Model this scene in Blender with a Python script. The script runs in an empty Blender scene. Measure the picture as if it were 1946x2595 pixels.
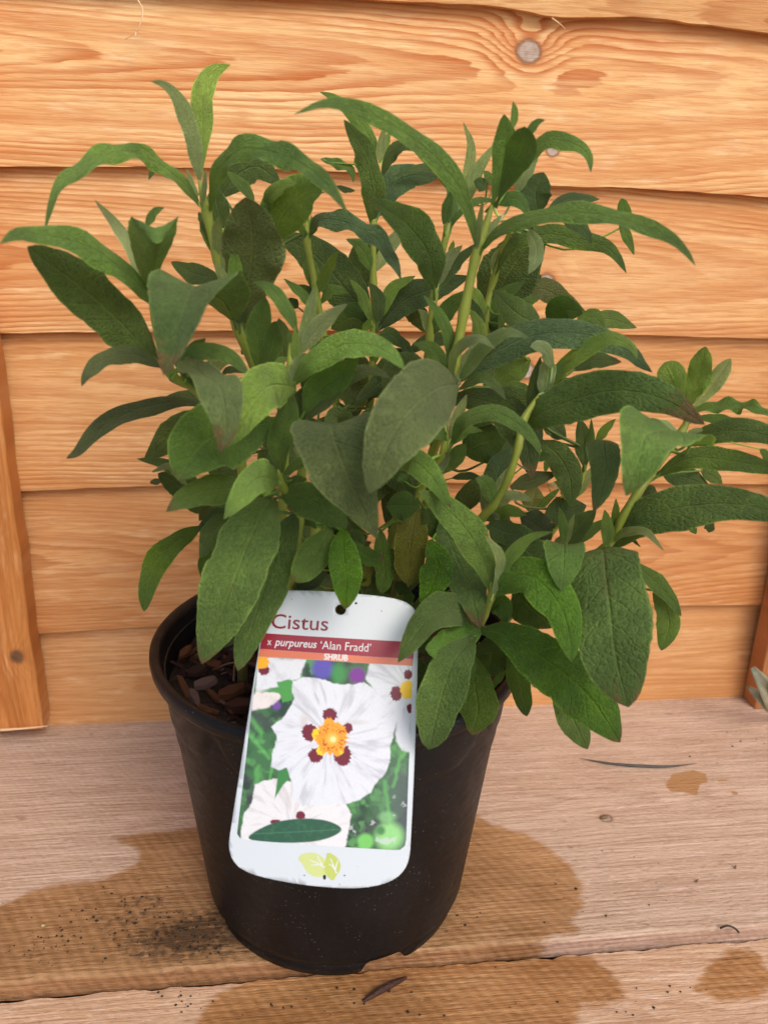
import bpy, math, random
import numpy as np
from mathutils import Vector
random.seed(7); rng = np.random.default_rng(7)
SC = bpy.context.scene
COL = SC.collection
R = math.radians

# ------------------------------------------------------------------ camera
# photo pixels (1946 x 2595) are only used to turn a seen point into a direction
FPX = 2044.89
PITCH, YAW, ROLL = R(19.17), R(6.99), R(1.573)
CAM = np.array([-0.0245, -0.3842, 0.3628])
FWD = np.array([math.sin(YAW)*math.cos(PITCH), math.cos(YAW)*math.cos(PITCH), -math.sin(PITCH)])
_r = np.array([math.cos(YAW), -math.sin(YAW), 0.0]); _u = np.cross(_r, FWD)
RGT = _r*math.cos(ROLL) + _u*math.sin(ROLL)
UPV = -_r*math.sin(ROLL) + _u*math.cos(ROLL)
cd = bpy.data.cameras.new('camera'); cam = bpy.data.objects.new('camera', cd); COL.objects.link(cam)
from mathutils import Matrix
cam.matrix_world = Matrix(((RGT[0], UPV[0], -FWD[0], CAM[0]), (RGT[1], UPV[1], -FWD[1], CAM[1]),
                           (RGT[2], UPV[2], -FWD[2], CAM[2]), (0, 0, 0, 1)))
cd.sensor_fit = 'VERTICAL'; cd.sensor_height = 36.0; cd.lens = 36.0*FPX/2595.0
cd.clip_start = 0.01; cd.clip_end = 50
cd.dof.use_dof = True; cd.dof.focus_distance = 0.42; cd.dof.aperture_fstop = cd.lens/2.2
SC.camera = cam

# ------------------------------------------------------------------ light: soft open shade under a bright sky
SUN_EL, SUN_AZ = 44.0, 156.0            # azimuth from +y (north) clockwise: the light comes over the viewer's right shoulder
wd = bpy.data.worlds.new('World'); SC.world = wd; wd.use_nodes = True
nt = wd.node_tree; bg = nt.nodes['Background']
sky = nt.nodes.new('ShaderNodeTexSky'); sky.sky_type = 'NISHITA'; sky.sun_disc = False
sky.sun_elevation = R(SUN_EL); sky.sun_rotation = R(SUN_AZ); sky.dust_density = 2.5; sky.air_density = 1.0; sky.ozone_density = 0.6
nt.links.new(sky.outputs[0], bg.inputs[0]); bg.inputs[1].default_value = 0.125
sl = bpy.data.lights.new('sun', 'SUN'); sun = bpy.data.objects.new('sun', sl); COL.objects.link(sun)
sl.energy = 1.2; sl.angle = R(32); sl.color = (1.0, 0.96, 0.91)
_sd = Vector((math.sin(R(SUN_AZ))*math.cos(R(SUN_EL)), math.cos(R(SUN_AZ))*math.cos(R(SUN_EL)), math.sin(R(SUN_EL))))
sun.rotation_euler = _sd.to_track_quat('Z', 'Y').to_euler(); sun.location = (0.3, -0.6, 1.2)
vs = SC.view_settings; vs.view_transform = 'Standard'; vs.look = 'None'; vs.gamma = 1.0; vs.use_curve_mapping = False
vs.exposure = 0.42
SC.cycles.max_bounces = 6; SC.cycles.diffuse_bounces = 4; SC.cycles.glossy_bounces = 3; SC.cycles.transmission_bounces = 3; SC.cycles.caustics_reflective = False; SC.cycles.caustics_refractive = False

# ------------------------------------------------------------------ pixel helpers
def ray(px, py):
    d = FWD + RGT*((px-973.0)/FPX) - UPV*((py-1297.5)/FPX)
    return d
def U(px, py, dcm):                       # on the upright plane y = dcm
    d = ray(px, py); t = (dcm/100.0 - CAM[1])/d[1]; return CAM + d*t
def FL(px, py, z=0.0):                    # on a level surface
    d = ray(px, py); t = (z - CAM[2])/d[2]; return CAM + d*t
def proj(P):
    q = np.asarray(P) - CAM; z = q @ FWD
    return np.stack([973+FPX*(q @ RGT)/z, 1297.5-FPX*(q @ UPV)/z], -1)

# ------------------------------------------------------------------ object helpers
def mesh_obj(name, verts, faces, mat=None, parent=None, uv=None, smooth=True, attrs=None):
    me = bpy.data.meshes.new(name)
    me.from_pydata([tuple(map(float, v)) for v in verts], [], [tuple(int(i) for i in f) for f in faces])
    if uv is not None:
        ul = me.uv_layers.new(name='UVMap')
        idx = np.empty(len(me.loops), np.int32); me.loops.foreach_get('vertex_index', idx)
        ul.data.foreach_set('uv', np.asarray(uv, np.float32)[idx].ravel())
    for k, a in (attrs or {}).items():
        a = np.asarray(a, np.float32)
        if a.ndim == 1:
            at = me.attributes.new(k, 'FLOAT', 'POINT'); at.data.foreach_set('value', a)
        else:
            at = me.attributes.new(k, 'FLOAT_COLOR', 'POINT'); at.data.foreach_set('color', a.ravel())
    if smooth: me.polygons.foreach_set('use_smooth', [True]*len(me.polygons))
    me.update()
    o = bpy.data.objects.new(name, me); COL.objects.link(o)
    if mat: me.materials.append(mat)
    if parent: o.parent = parent; o.matrix_parent_inverse = Matrix.Translation(-Vector(parent.location))
    return o
def tag(o, label=None, cat=None, group=None, kind=None):
    for k, v in (('label', label), ('category', cat), ('group', group), ('kind', kind)):
        if v: o[k] = v
    return o
def empty(name, loc, label, cat, group=None):
    o = bpy.data.objects.new(name, None); COL.objects.link(o); o.location = loc; o.empty_display_size = .02
    return tag(o, label, cat, group)
def grid_faces(nu, nv, off=0, wrap=False):
    f = []
    for i in range(nu-1):
        for j in range(nv if wrap else nv-1):
            k = (j+1) % nv
            f.append((off+i*nv+j, off+i*nv+k, off+(i+1)*nv+k, off+(i+1)*nv+j))
    return f
def catmull(P, n):
    P = np.asarray(P, float)
    if len(P) == 2: return P[0]+(P[1]-P[0])*np.linspace(0, 1, n)[:, None]
    Q = np.vstack([2*P[0]-P[1], P, 2*P[-1]-P[-2]])
    out = []
    for i in range(1, len(Q)-2):
        t = np.linspace(0, 1, 24, endpoint=False)[:, None]
        a, b, c, d = Q[i-1], Q[i], Q[i+1], Q[i+2]
        out.append(.5*((2*b)+(-a+c)*t+(2*a-5*b+4*c-d)*t**2+(-a+3*b-3*c+d)*t**3))
    out.append(Q[-2][None]); out = np.vstack(out)
    s = np.r_[0, np.cumsum(np.linalg.norm(np.diff(out, axis=0), axis=1))]
    tt = np.linspace(0, s[-1], n)
    return np.stack([np.interp(tt, s, out[:, k]) for k in range(3)], -1)
def tube(P, rad, ns=8, cap=True):
    P = np.asarray(P, float); n = len(P); rad = np.broadcast_to(rad, (n,))
    T = np.gradient(P, axis=0); T /= np.linalg.norm(T, axis=1)[:, None]+1e-12
    ref = np.array([0.31, -0.93, 0.2]); V = []
    for i in range(n):
        a = np.cross(T[i], ref); a /= np.linalg.norm(a); b = np.cross(T[i], a); ref2 = np.cross(a, T[i])
        for k in range(ns):
            th = 2*math.pi*k/ns; V.append(P[i]+rad[i]*(a*math.cos(th)+b*math.sin(th)))
    F = grid_faces(n, ns, 0, True)
    if cap: F.append(tuple(range(ns))[::-1]); F.append(tuple((n-1)*ns+k for k in range(ns)))
    return np.array(V), F

# ------------------------------------------------------------------ shader helpers
class X:
    nt = None
    def __init__(s, v): s.v = v
    def __add__(a, b): return M('ADD', a, b)
    __radd__ = __add__
    def __sub__(a, b): return M('SUBTRACT', a, b)
    def __rsub__(a, b): return M('SUBTRACT', b, a)
    def __mul__(a, b): return M('MULTIPLY', a, b)
    __rmul__ = __mul__
    def __truediv__(a, b): return M('DIVIDE', a, b)
def _set(inp, v):
    if isinstance(v, X): X.nt.links.new(v.v, inp)
    elif isinstance(v, bpy.types.NodeSocket): X.nt.links.new(v, inp)
    else:
        if hasattr(inp.default_value, '__len__') and len(inp.default_value) == 4 and len(v) == 3: v = (*v, 1)
        inp.default_value = v
def M(op, a, b=0.0, c=0.0):
    n = X.nt.nodes.new('ShaderNodeMath'); n.operation = op
    for i, v in enumerate((a, b, c)):
        _set(n.inputs[i], v)
    return X(n.outputs[0])
def fsin(a): return M('SINE', a)
def fabs(a): return M('ABSOLUTE', a)
def fract(a): return M('FRACT', a)
def fsqrt(a): return M('SQRT', a)
def fexp(a): return M('EXPONENT', a)
def fpow(a, p): return M('POWER', a, p)
def fmin(a, b): return M('MINIMUM', a, b)
def fmax(a, b): return M('MAXIMUM', a, b)
def smooth(a, lo, hi, o0=0.0, o1=1.0):
    n = X.nt.nodes.new('ShaderNodeMapRange'); n.interpolation_type = 'SMOOTHSTEP'
    for i, v in enumerate((a, lo, hi, o0, o1)): _set(n.inputs[i], v)
    return X(n.outputs[0])
def comb(x, y, z):
    n = X.nt.nodes.new('ShaderNodeCombineXYZ')
    for i, v in enumerate((x, y, z)): _set(n.inputs[i], v)
    return n.outputs[0]
def noise(vec, scale, detail=2.0, rough=.5, dist=0.0):
    n = X.nt.nodes.new('ShaderNodeTexNoise'); _set(n.inputs['Vector'], vec)
    n.inputs['Scale'].default_value = scale; n.inputs['Detail'].default_value = detail
    n.inputs['Roughness'].default_value = rough; n.inputs['Distortion'].default_value = dist
    return X(n.outputs[0])
def voronoi(vec, scale, feature='F1', out=0, rnd=1.0):
    n = X.nt.nodes.new('ShaderNodeTexVoronoi'); n.feature = feature; _set(n.inputs['Vector'], vec)
    n.inputs['Scale'].default_value = scale; n.inputs['Randomness'].default_value = rnd
    return X(n.outputs[out])
def mixc(f, a, b, mode='MIX'):
    n = X.nt.nodes.new('ShaderNodeMix'); n.data_type = 'RGBA'; n.blend_type = mode
    _set(n.inputs[0], f); _set(n.inputs[6], a); _set(n.inputs[7], b)
    return X(n.outputs[2])
def attr(name, out=2):
    n = X.nt.nodes.new('ShaderNodeAttribute'); n.attribute_name = name; return X(n.outputs[out])
def xyz():
    t = X.nt.nodes.new('ShaderNodeTexCoord'); s = X.nt.nodes.new('ShaderNodeSeparateXYZ')
    X.nt.links.new(t.outputs['Object'], s.inputs[0]); return [X(o) for o in s.outputs], t
def new_mat(name):
    m = bpy.data.materials.new(name); m.use_nodes = True; X.nt = m.node_tree
    return m, m.node_tree.nodes['Principled BSDF']
def bump(h, strength=.5, dist=.001):
    n = X.nt.nodes.new('ShaderNodeBump'); n.inputs['Strength'].default_value = strength
    n.inputs['Distance'].default_value = dist; _set(n.inputs['Height'], h); return n.outputs[0]
def srgb(r, g, b):
    f = lambda c: ((c/255+.055)/1.055)**2.4 if c > 10 else c/255/12.92
    return (f(r), f(g), f(b))
def plain(name, col, rough=.5, var=.15, scale=200, spec=.4, bmp=.0, bd=.0005):
    m, p = new_mat(name); (x, y, z), t = xyz(); n = noise(t.outputs['Object'], scale, 3)
    dk = tuple(c*(1-var) for c in col); lt = tuple(min(1, c*(1+var)) for c in col)
    _set(p.inputs['Base Color'], mixc(n, dk, lt)); p.inputs['Roughness'].default_value = rough
    p.inputs['Specular IOR Level'].default_value = spec
    if bmp: _set(p.inputs['Normal'], bump(n, bmp, bd))
    return m

def wood_mat(name, light, mid, dark, seed, mode='wall', zc=0.0, depth=.02, ring=210, knots=(), wobble=.02, slope=.035, a0=-.45, zt=0.0, contrast=1.0, pale=None, weather=0.0, wet=False, kcol=((.26, .16, .10), (.66, .56, .48))):
    """flat-sawn board: growth rings are shells round a wandering pith; knots push the rings aside"""
    m, p = new_mat(name); (x, y, z), t = xyz()
    if mode == 'wall': a, b = x, z
    elif mode == 'shelf': a, b = x, y+z*.9
    else: a, b = z, x                                    # post: grain runs up
    low = noise(comb(a*2.6+seed*3.1, b*5.0, seed), 1.0, 1.5)
    low2 = noise(comb(a*4.5+seed*1.7, b*9.0+3, seed+5), 1.0, 1)
    zz = b - zc + (low-.5)*wobble*2.2
    dp = fabs(a-a0)*slope + (low2-.5)*depth*.55 + .003
    dark_k = None; ring_k = None
    for (ka, kb, kr) in knots:
        da = (a-ka); db = (b-kb)
        g = fexp((da*da/(kr*kr*9)+db*db/(kr*kr*5))*-1.0)
        zz = zz + g*db*.7 + g*kr*.9
        dp = dp + g*kr*1.3
        dd = fsqrt(da*da+db*db*1.25+1e-9)+ (noise(comb(a*160, b*160, seed), 1, 2)-.5)*kr*.5
        core = smooth(dd, kr*1.05, kr*.8); halo = smooth(dd, kr*1.9, kr*.9)
        dark_k = core if dark_k is None else fmax(dark_k, core)
        band = smooth(dd, kr*1.35, kr*1.05)*smooth(dd, kr*.75, kr*1.0)
        ring_d = band if ring_k is None else fmax(ring_d, band)
        ring_k = halo if ring_k is None else fmax(ring_k, halo)
    rr = fsqrt(zz*zz+dp*dp)
    fine = noise(comb(a*9+seed, b*230, seed), 1.0, 3, .6)
    fib = noise(comb(a*(38 if mode == 'wall' else 26)+seed*2, b*(560 if mode == 'wall' else 480), seed), 1.0, 3, .7)
    ph = rr*(ring*1.45) + (noise(comb(a*16, b*150, seed+2), 1, 3, .6)-.5)*1.1 + low*2.0
    fr = fract(ph)
    late = smooth(fr, .25, .90)*smooth(fr, 1.0, .92)
    amp = smooth(noise(comb(a*4+seed, b*34, seed+9), 1.0, 2), .32, .66, .22, 1.0)
    broad = smooth(fract(ph*.17+.3), .45, .85)*smooth(fract(ph*.17+.3), 1.0, .94)
    f = late*amp*contrast
    blot = noise(comb(a*9+seed, b*16, seed+4), 1.0, 3, .6)
    c = mixc(smooth(blot, .3, .75), mid, light)
    if pale is not None:
        c = mixc(smooth(noise(comb(a*30+seed, b*120, seed+7), 1, 3, .6), .52, .72)*.7, c, pale)
    c = mixc(broad*.55*contrast, c, mixc(.45, mid, dark))
    c = mixc(f*.85, c, dark)
    if mode == 'wall': c = mixc(smooth(a, .05, .42)*.45, c, mixc(1.0, c, (.93, .80, .66), 'MULTIPLY'))
    c = mixc(smooth(fib, .40, .72)*.70, c, mixc(.35, dark, mid))
    c = mixc(smooth(fine, .52, .72)*.40, c, light); c = mixc(smooth(fine, .46, .30)*.35, c, mixc(.5, mid, dark))
    if dark_k is not None:
        kn = noise(t.outputs['Object'], 260, 3)
        c = mixc(ring_k*.6, c, dark)
        c = mixc(dark_k*.9, c, mixc(kn, *kcol))
        c = mixc(ring_d*.7, c, (.20, .10, .05))
    if weather:
        sp = noise(comb(a*55+seed, b*130, 3), 1.0, 4, .7)
        c = mixc(smooth(sp, .60, .74)*weather, c, (.20, .125, .08))
    rough = X(p.inputs['Roughness'].default_value) if False else None
    h = fib*1.0 + fine*.5
    saw = None
    if mode == 'shelf':
        saw = fsin((a*1.0+b*.75+low*.03)*1250.0)          # band-saw marks across the board
        h = h + saw*.05
    if wet:
        pit = noise(comb(a*170+seed, b*520, 8), 1.0, 3, .6)
        c = mixc(smooth(pit, .56, .70)*.34, c, mixc(.4, dark, (.10, .06, .04))); c = mixc(smooth(pit, .44, .32)*.40, c, pale)
        c = mixc(smooth(z, zt-.0008, zt-.0026), c, mixc(1.0, c, (.76, .70, .72), 'MULTIPLY'))   # the edge of the board, greyer and darker than its top
        h = h + pit*.7
        wa = attr('wet'); e = noise(comb(a*45, b*240, 11), 1.0, 4, .65)
        wm = smooth(wa+(e-.5)*.014, -.0026, .0022)
        sawc = fsin((a*1.0+b*.6+low*.02)*900.0)
        wc = mixc(smooth(blot+sawc*.07+(e-.5)*.5, .2, .8), (.50, .37, .21), (.84, .66, .43))
        c = mixc(wm, c, mixc(1.0, c, wc, 'MULTIPLY'))
        di = attr('dirt'); de = noise(comb(a*200, b*260, 5), 1.0, 5, .75)
        dm = smooth(di*.66+(de-.5)*.9+(blot-.5)*.7+(e-.5)*.5, .36, .68)
        c = mixc(dm*.8, c, (.035, .022, .013))
        rs = attr('resin'); c = mixc(smooth(rs+(e-.5)*.003, -.0004, .0006)*.85, c, (.42, .21, .07))
        _set(p.inputs['Roughness'], smooth(wm, 0, 1, .72, .40))
        p.inputs['Specular IOR Level'].default_value = .3
    else:
        p.inputs['Roughness'].default_value = .62; p.inputs['Specular IOR Level'].default_value = .3
    _set(p.inputs['Base Color'], c)
    _set(p.inputs['Normal'], bump(h, .8, .0007 if mode != 'shelf' else .0011))
    return m
# ================================================================== ground sheet added out of view to bounce light onto the leaf undersides
gm = plain('bounce_ground', (.34, .31, .27), .8, .25, 9)
gv = [(-30, -40, -.72), (30, -40, -.72), (30, 40, -.72), (-30, 40, -.72)]
tag(mesh_obj('ground', gv, [(0, 1, 2, 3)], gm), 'pale ground sheet added below the shelf to bounce light, out of view', 'ground', kind='structure')

# ================================================================== the timber wall
W = 0.1681
ZT = [0.0828, 0.1890, 0.2964, 0.3947]
def zwall(px, py): return U(px, py, W*100)
edges_px = [  # lower edge of each lapped board, followed along the photograph
    [(-300, 1632), (108, 1606), (386, 1588), (900, 1566), (1644, 1537), (1926, 1533), (2300, 1520)],
    [(-300, 1258), (54, 1245), (422, 1230), (900, 1226), (1500, 1224), (1946, 1227), (2300, 1230)],
    [(-300, 846), (0, 845), (386, 839), (900, 838), (1400, 845), (1639, 850), (1946, 859), (2300, 870)],
    [(-300, 422), (0, 422), (386, 422), (700, 428), (904, 436), (1200, 458), (1452, 473), (1560, 474), (1750, 486), (1946, 499), (2300, 520)],
    [(-300, -60), (600, -12), (900, -4), (1060, 4), (1220, 10), (1310, 22), (1400, 42), (1450, 44), (1560, 41), (1640, 42), (1720, 54), (1946, 82), (2300, 130)],
]
XL, XR = -0.85, 1.0
wood_cols = [  # light, mid, dark; upper boards' stronger light is put into paler colours
    (srgb(222, 172, 120), srgb(208, 152, 98), srgb(178, 114, 62)),
    (srgb(224, 170, 114), srgb(208, 146, 90), srgb(172, 100, 48)),
    (srgb(232, 180, 124), srgb(216, 156, 96), srgb(178, 102, 46)),
    (srgb(242, 194, 136), srgb(228, 168, 106), srgb(188, 104, 46)),
    (srgb(248, 206, 146), srgb(236, 176, 112), srgb(192, 102, 42)),
    (srgb(236, 188, 128), srgb(218, 158, 96), srgb(180, 106, 50)),
]
wall = empty('timber_wall', (0.07, W, 0), 'wall of orange-brown lapped horizontal boards behind the potted shrub', 'wall')
def kn(px, py): q = zwall(px, py); return q[0], q[2]
k1 = kn(1346, 125); k2 = kn(1402, 380); k3 = kn(1385, 716); k4 = kn(1335, 943); k5 = kn(1760, 560)
NX = 480
xs = np.linspace(XL, XR, NX)
lows = []
for e in edges_px:
    q = np.array([zwall(*p) for p in e]); z = np.interp(xs, q[:, 0], q[:, 2])
    k = np.exp(-.5*(np.arange(-4, 5)/1.8)**2); k /= k.sum()
    z = np.convolve(np.pad(z, 4, mode='edge'), k, 'valid')
    z += .00018*np.interp(xs, np.linspace(XL, XR, 240), rng.normal(size=240))
    lows.append(z)
lows = [np.full(NX, -.004)] + lows
tops = lows[1:] + [np.full(NX, .62)]
for i in range(6):
    lo, hi = lows[i], tops[i]+.014
    kz = [(), (), [(k4[0], k4[1], .0065)], [(k3[0], k3[1], .006)], [(k1[0], k1[1], .0072), (k2[0], k2[1], .0040)], ()][i]
    zc = [.03, .135, .262, .335, k1[1]-.012, .5][i]
    m = wood_mat('wall_board_%d' % i, *wood_cols[i], seed=[3.3, 8.1, 12.7, 21.4, 30.6, 41.2][i], zc=zc,
                 depth=[.02, .03, .014, .014, .016, .02][i], ring=[260, 240, 230, 250, 240, 260][i], knots=kz,
                 wobble=[.012, .015, .02, .018, .022, .02][i], slope=[.03, .045, .03, .04, .04, .05][i], a0=[.7, -.5, .8, -.6, -.46, .6][i], contrast=[.6, .7, .8, 1.0, 1.15, 1.0][i],
                 pale=[srgb(230, 186, 140), srgb(230, 186, 138), srgb(238, 194, 142), srgb(246, 208, 158), srgb(250, 216, 166), srgb(240, 200, 150)][i])
    nv = 14; vv = np.linspace(0, 1, nv); V = []
    for j in range(NX):
        for v in vv:
            V.append((xs[j], W + .0090*v + (0.0 if v > 0 else .0006), lo[j]+(hi[j]-lo[j])*v))
    nb = len(V)
    for j in range(NX):                                   # under-edge and back
        V.append((xs[j], W+.0082, lo[j]+.0006)); V.append((xs[j], W+.0125, hi[j]))
    F = [f[::-1] for f in grid_faces(NX, nv)]
    F = [(a, d, c, b) for (a, b, c, d) in [tuple(f) for f in F]]
    for j in range(NX-1):
        a, b = j*nv, (j+1)*nv; c, d = nb+2*j, nb+2*(j+1)
        F.append((a, c, d, b)); F.append((c, c+1, d+1, d)); F.append((a+nv-1, b+nv-1, d+1, c+1))
    o = mesh_obj('plank', V, F, m, wall, smooth=False)
fibre = plain('wood_fibre', srgb(236, 196, 150), .7, .1)
def hair(pts, r, name, parent, mat, n=14):
    P = catmull(np.array([U(*p) for p in pts]), n)
    V, F = tube(P, np.linspace(r, r*.35, n), 5); return mesh_obj(name, V, F, mat, parent)
hair([(350, 0, 16.3), (362, 25, 16.2), (358, 55, 16.0), (345, 82, 16.1), (318, 100, 16.4)], .00055, 'splinter', wall, fibre)
hair([(345, 82, 16.1), (343, 92, 16.0), (340, 90, 16.2)], .0005, 'splinter', wall, fibre)
hair([(1398, 46, 16.5), (1415, 58, 16.3), (1432, 73, 16.5)], .0005, 'splinter', wall, fibre)
# nail heads / small dark marks on the boards
markm = plain('dark_mark', (.05, .028, .016), .7, .3)

# ------------------------------------------------------------------ upright battens
def batten(name, x0, x1, y0, y1, z0, z1, mat, label):
    bx, by = .0012, .0012; nz = 40; V = []
    prof = [(x0, y1), (x0, y0+by), (x0+bx*.4, y0+by*.35), (x0+bx, y0), (x1-bx, y0), (x1-bx*.4, y0+by*.35), (x1, y0+by), (x1, y1)]
    for k in range(nz):
        z = z0+(z1-z0)*k/(nz-1); w = .0004*math.sin(k*.9)+.0003*math.sin(k*2.3)
        for (a, b) in prof: V.append((a+w*(a > (x0+x1)/2), b+w*.5, z))
    F = grid_faces(nz, len(prof), 0, True); F.append(tuple(range(len(prof)))); F.append(tuple((nz-1)*len(prof)+q for q in range(len(prof)))[::-1])
    F = [f[::-1] for f in F]
    return tag(mesh_obj(name, V, F, mat, smooth=False), label, 'batten')
bm1 = wood_mat('batten_wood', srgb(214, 146, 84), srgb(196, 122, 58), srgb(150, 84, 34), 5.5, mode='post', zc=-.24, depth=.02, ring=230, wobble=.008, contrast=.7, pale=srgb(226, 170, 116),
               knots=[(U(45, 1662, 15)[2], U(45, 1662, 15)[0], .0045)], kcol=((.07, .03, .012), (.20, .11, .06)))
bm2 = wood_mat('batten_wood_dark', srgb(196, 134, 86), srgb(172, 110, 66), srgb(132, 80, 44), 15.5, mode='post', zc=.38, depth=.03, ring=200, wobble=.01, contrast=.6)
batten('wall_batten', -0.29, -0.2077, W-.019, W-.0007, .010, .62, bm1, 'orange upright wooden batten on the boards, left of the black pot')
batten('wall_batten', 0.3517, 0.42, W-.019, W-.0007, .0006, .62, bm2, 'brown upright wooden batten beside the pale dried sprig')
# pale sliver of wood under the left batten
V, F = tube(catmull([U(0, 1850, 14.6), U(60, 1846, 14.4), U(122, 1840, 14.8)], 12), np.linspace(.0012, .0005, 12), 5)
P0 = V.copy(); 
tag(mesh_obj('wood_sliver', V, F, fibre), 'pale thin wood sliver lying on the shelf at the batten foot', 'sliver')

# ================================================================== the shelf
YF = -0.0590
def in_poly(P, poly):
    x, y = P[:, 0], P[:, 1]; c = np.zeros(len(P), bool); n = len(poly)
    for i in range(n):
        x1, y1 = poly[i]; x2, y2 = poly[i-1]
        k = ((y1 > y) != (y2 > y)) & (x < (x2-x1)*(y-y1)/((y2-y1)+1e-12)+x1); c ^= k
    return c
def sdf(P, poly):
    poly = np.asarray(poly)[:, :2]; d = np.full(len(P), 1e9)
    for i in range(len(poly)):
        a, b = poly[i-1], poly[i]; ab = b-a
        t = np.clip(((P-a) @ ab)/(ab @ ab+1e-15), 0, 1); d = np.minimum(d, np.linalg.norm(P-(a+t[:, None]*ab), axis=1))
    return np.where(in_poly(P, poly), d, -d)
def flpoly(pts, z): return [FL(px, py, z)[:2] for px, py in pts]
shelf = empty('wooden_shelf', (0.07, .05, -.03), 'rough-sawn pinkish wooden shelf with wet stains under the pot', 'shelf')
def board(y0, y1, z, thick, mat, wetpolys, dirt, resin, ny, ragged, x0=-.84, x1=.98, skew=0.0):
    nx = 600; X_ = np.linspace(x0, x1, nx)
    # profile across: back-bottom, back-top ... front-top (rounded) ... front-bottom
    ys = list(np.linspace(y1, y0+.003, ny)); prof = [(y, 0.0) for y in ys]
    prof += [(y0+.0016, -.0002), (y0+.0006, -.0008), (y0+.0001, -.0022), (y0, -thick*.5), (y0, -thick)]
    prof = [(y1, -thick), (y1, -.0015)] + prof
    nr = len(prof); V = []
    rag = rng.normal(size=nx); rag = np.convolve(rag, np.ones(3)/3, 'same'); big = np.interp(X_, np.linspace(x0, x1, 14), rng.normal(size=14))
    for i in range(nx):
        for k, (y, dz) in enumerate(prof):
            e = 1.0 if y < y0+.004 else (1.0 if y > y1-.002 else 0.0)
            V.append((X_[i], y + skew*X_[i] + e*ragged*rag[i] + e*.0003*big[i], z+dz + (.0003*rag[i] if e and dz == 0 else 0)))
    V = np.array(V); F = grid_faces(nx, nr, 0, True)
    F.append(tuple(range(nr))[::-1]); F.append(tuple((nx-1)*nr+k for k in range(nr)))
    P = V[:, :2]
    wet = np.full(len(V), -1.0)
    for q in wetpolys: wet = np.maximum(wet, sdf(P, q))
    dr = np.zeros(len(V))
    for (c, rx, ry, s) in dirt:
        dr = np.maximum(dr, s*np.exp(-((P[:, 0]-c[0])/rx)**2-((P[:, 1]-c[1])/ry)**2))
    rs = np.full(len(V), -1.0)
    for q in resin: rs = np.maximum(rs, sdf(P, q))
    return mesh_obj('plank', V, F, mat, shelf, smooth=False, attrs={'wet': np.clip(wet, -.05, .05), 'dirt': dr, 'resin': np.clip(rs, -.02, .02)})
shw = (srgb(220, 193, 169), srgb(204, 174, 148), srgb(156, 122, 96))
kq = FL(1535, 2074); kb = FL(250, 2035); kc = FL(110, 1935)
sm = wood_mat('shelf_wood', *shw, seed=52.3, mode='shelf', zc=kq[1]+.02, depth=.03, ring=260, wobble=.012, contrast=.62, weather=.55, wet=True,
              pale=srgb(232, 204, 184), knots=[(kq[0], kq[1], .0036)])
wet1 = flpoly([(0, 2298), (60, 2268), (120, 2250), (271, 2225), (340, 2195), (357, 2165), (325, 2140), (287, 2123), (482, 2102), (700, 2060), (1150, 2040), (1200, 2066), (1262, 2095), (1330, 2112), (1390, 2150),
               (1440, 2190), (1468, 2230), (1475, 2290), (1450, 2330), (1466, 2360), (1400, 2370), (1300, 2420), (1000, 2600), (0, 2600), (-400, 2600), (-400, 2330)], 0)
res1 = [flpoly([(1684, 1992), (1702, 1962), (1758, 1951), (1790, 1963), (1792, 1982), (1772, 1990), (1765, 2016), (1735, 2008), (1700, 2006)], 0),
        flpoly([(1850, 2006), (1868, 2004), (1872, 2014), (1852, 2016)], 0), flpoly([(1815, 1976), (1845, 1970), (1850, 1976), (1820, 1982)], 0)]
dirt1 = [(FL(450, 2375), .055, .026, 1.0), (FL(330, 2330), .065, .034, .74), (FL(120, 2400), .08, .03, .60), (FL(560, 2330), .03, .025, .8),
         (FL(1830, 1880), .05, .022, .56), (FL(1900, 1900), .03, .02, .66), (FL(1535, 2074), .008, .003, .7), (FL(110, 1935), .012, .0022, .85), (FL(1150, 2330), .006, .02, .35)]
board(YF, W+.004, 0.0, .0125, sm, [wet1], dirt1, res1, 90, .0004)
ZF = -0.0095
shw2 = (srgb(228, 194, 162), srgb(214, 174, 138), srgb(170, 124, 90))
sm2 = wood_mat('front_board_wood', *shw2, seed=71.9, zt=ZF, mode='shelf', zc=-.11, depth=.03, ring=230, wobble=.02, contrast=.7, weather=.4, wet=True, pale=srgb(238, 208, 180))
bk = [FL(0, 2541, ZF), FL(1946, 2379, ZF)]
SK = (bk[1][1]-bk[0][1])/(bk[1][0]-bk[0][0]); YB = bk[0][1]-SK*bk[0][0]
wet2 = [flpoly([(480, 2640), (500, 2590), (520, 2555), (560, 2515), (640, 2480), (1180, 2430), (1420, 2415), (1510, 2432), (1560, 2480), (1585, 2525), (1540, 2545), (1475, 2548), (1448, 2600), (1440, 2800), (470, 2800)], ZF),
        flpoly([(1760, 2510), (1790, 2450), (1850, 2405), (1905, 2408), (1935, 2440), (1960, 2490), (1920, 2530), (1820, 2536)], ZF)]
dirt2 = [(FL(455, 2540, ZF), .004, .012, .55), (FL(1500, 2470, ZF), .02, .01, .45), (FL(1850, 2450, ZF), .016, .012, .5)]
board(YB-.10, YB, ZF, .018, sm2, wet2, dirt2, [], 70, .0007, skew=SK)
V = [(x_, y_, z_) for x_ in (-.82, .96) for y_ in (YB-.09, W-.01) for z_ in (-.060, -.0285)]
mesh_obj('gap_blocker', V, [(0, 1, 3, 2), (4, 6, 7, 5), (0, 4, 5, 1), (2, 3, 7, 6), (0, 2, 6, 4), (1, 5, 7, 3)], plain('gap_blocker_dark', (.16, .10, .06), .8, .3, 60), shelf, smooth=False)  # dark slab added under the boards so the gap between them stays dark

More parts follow.
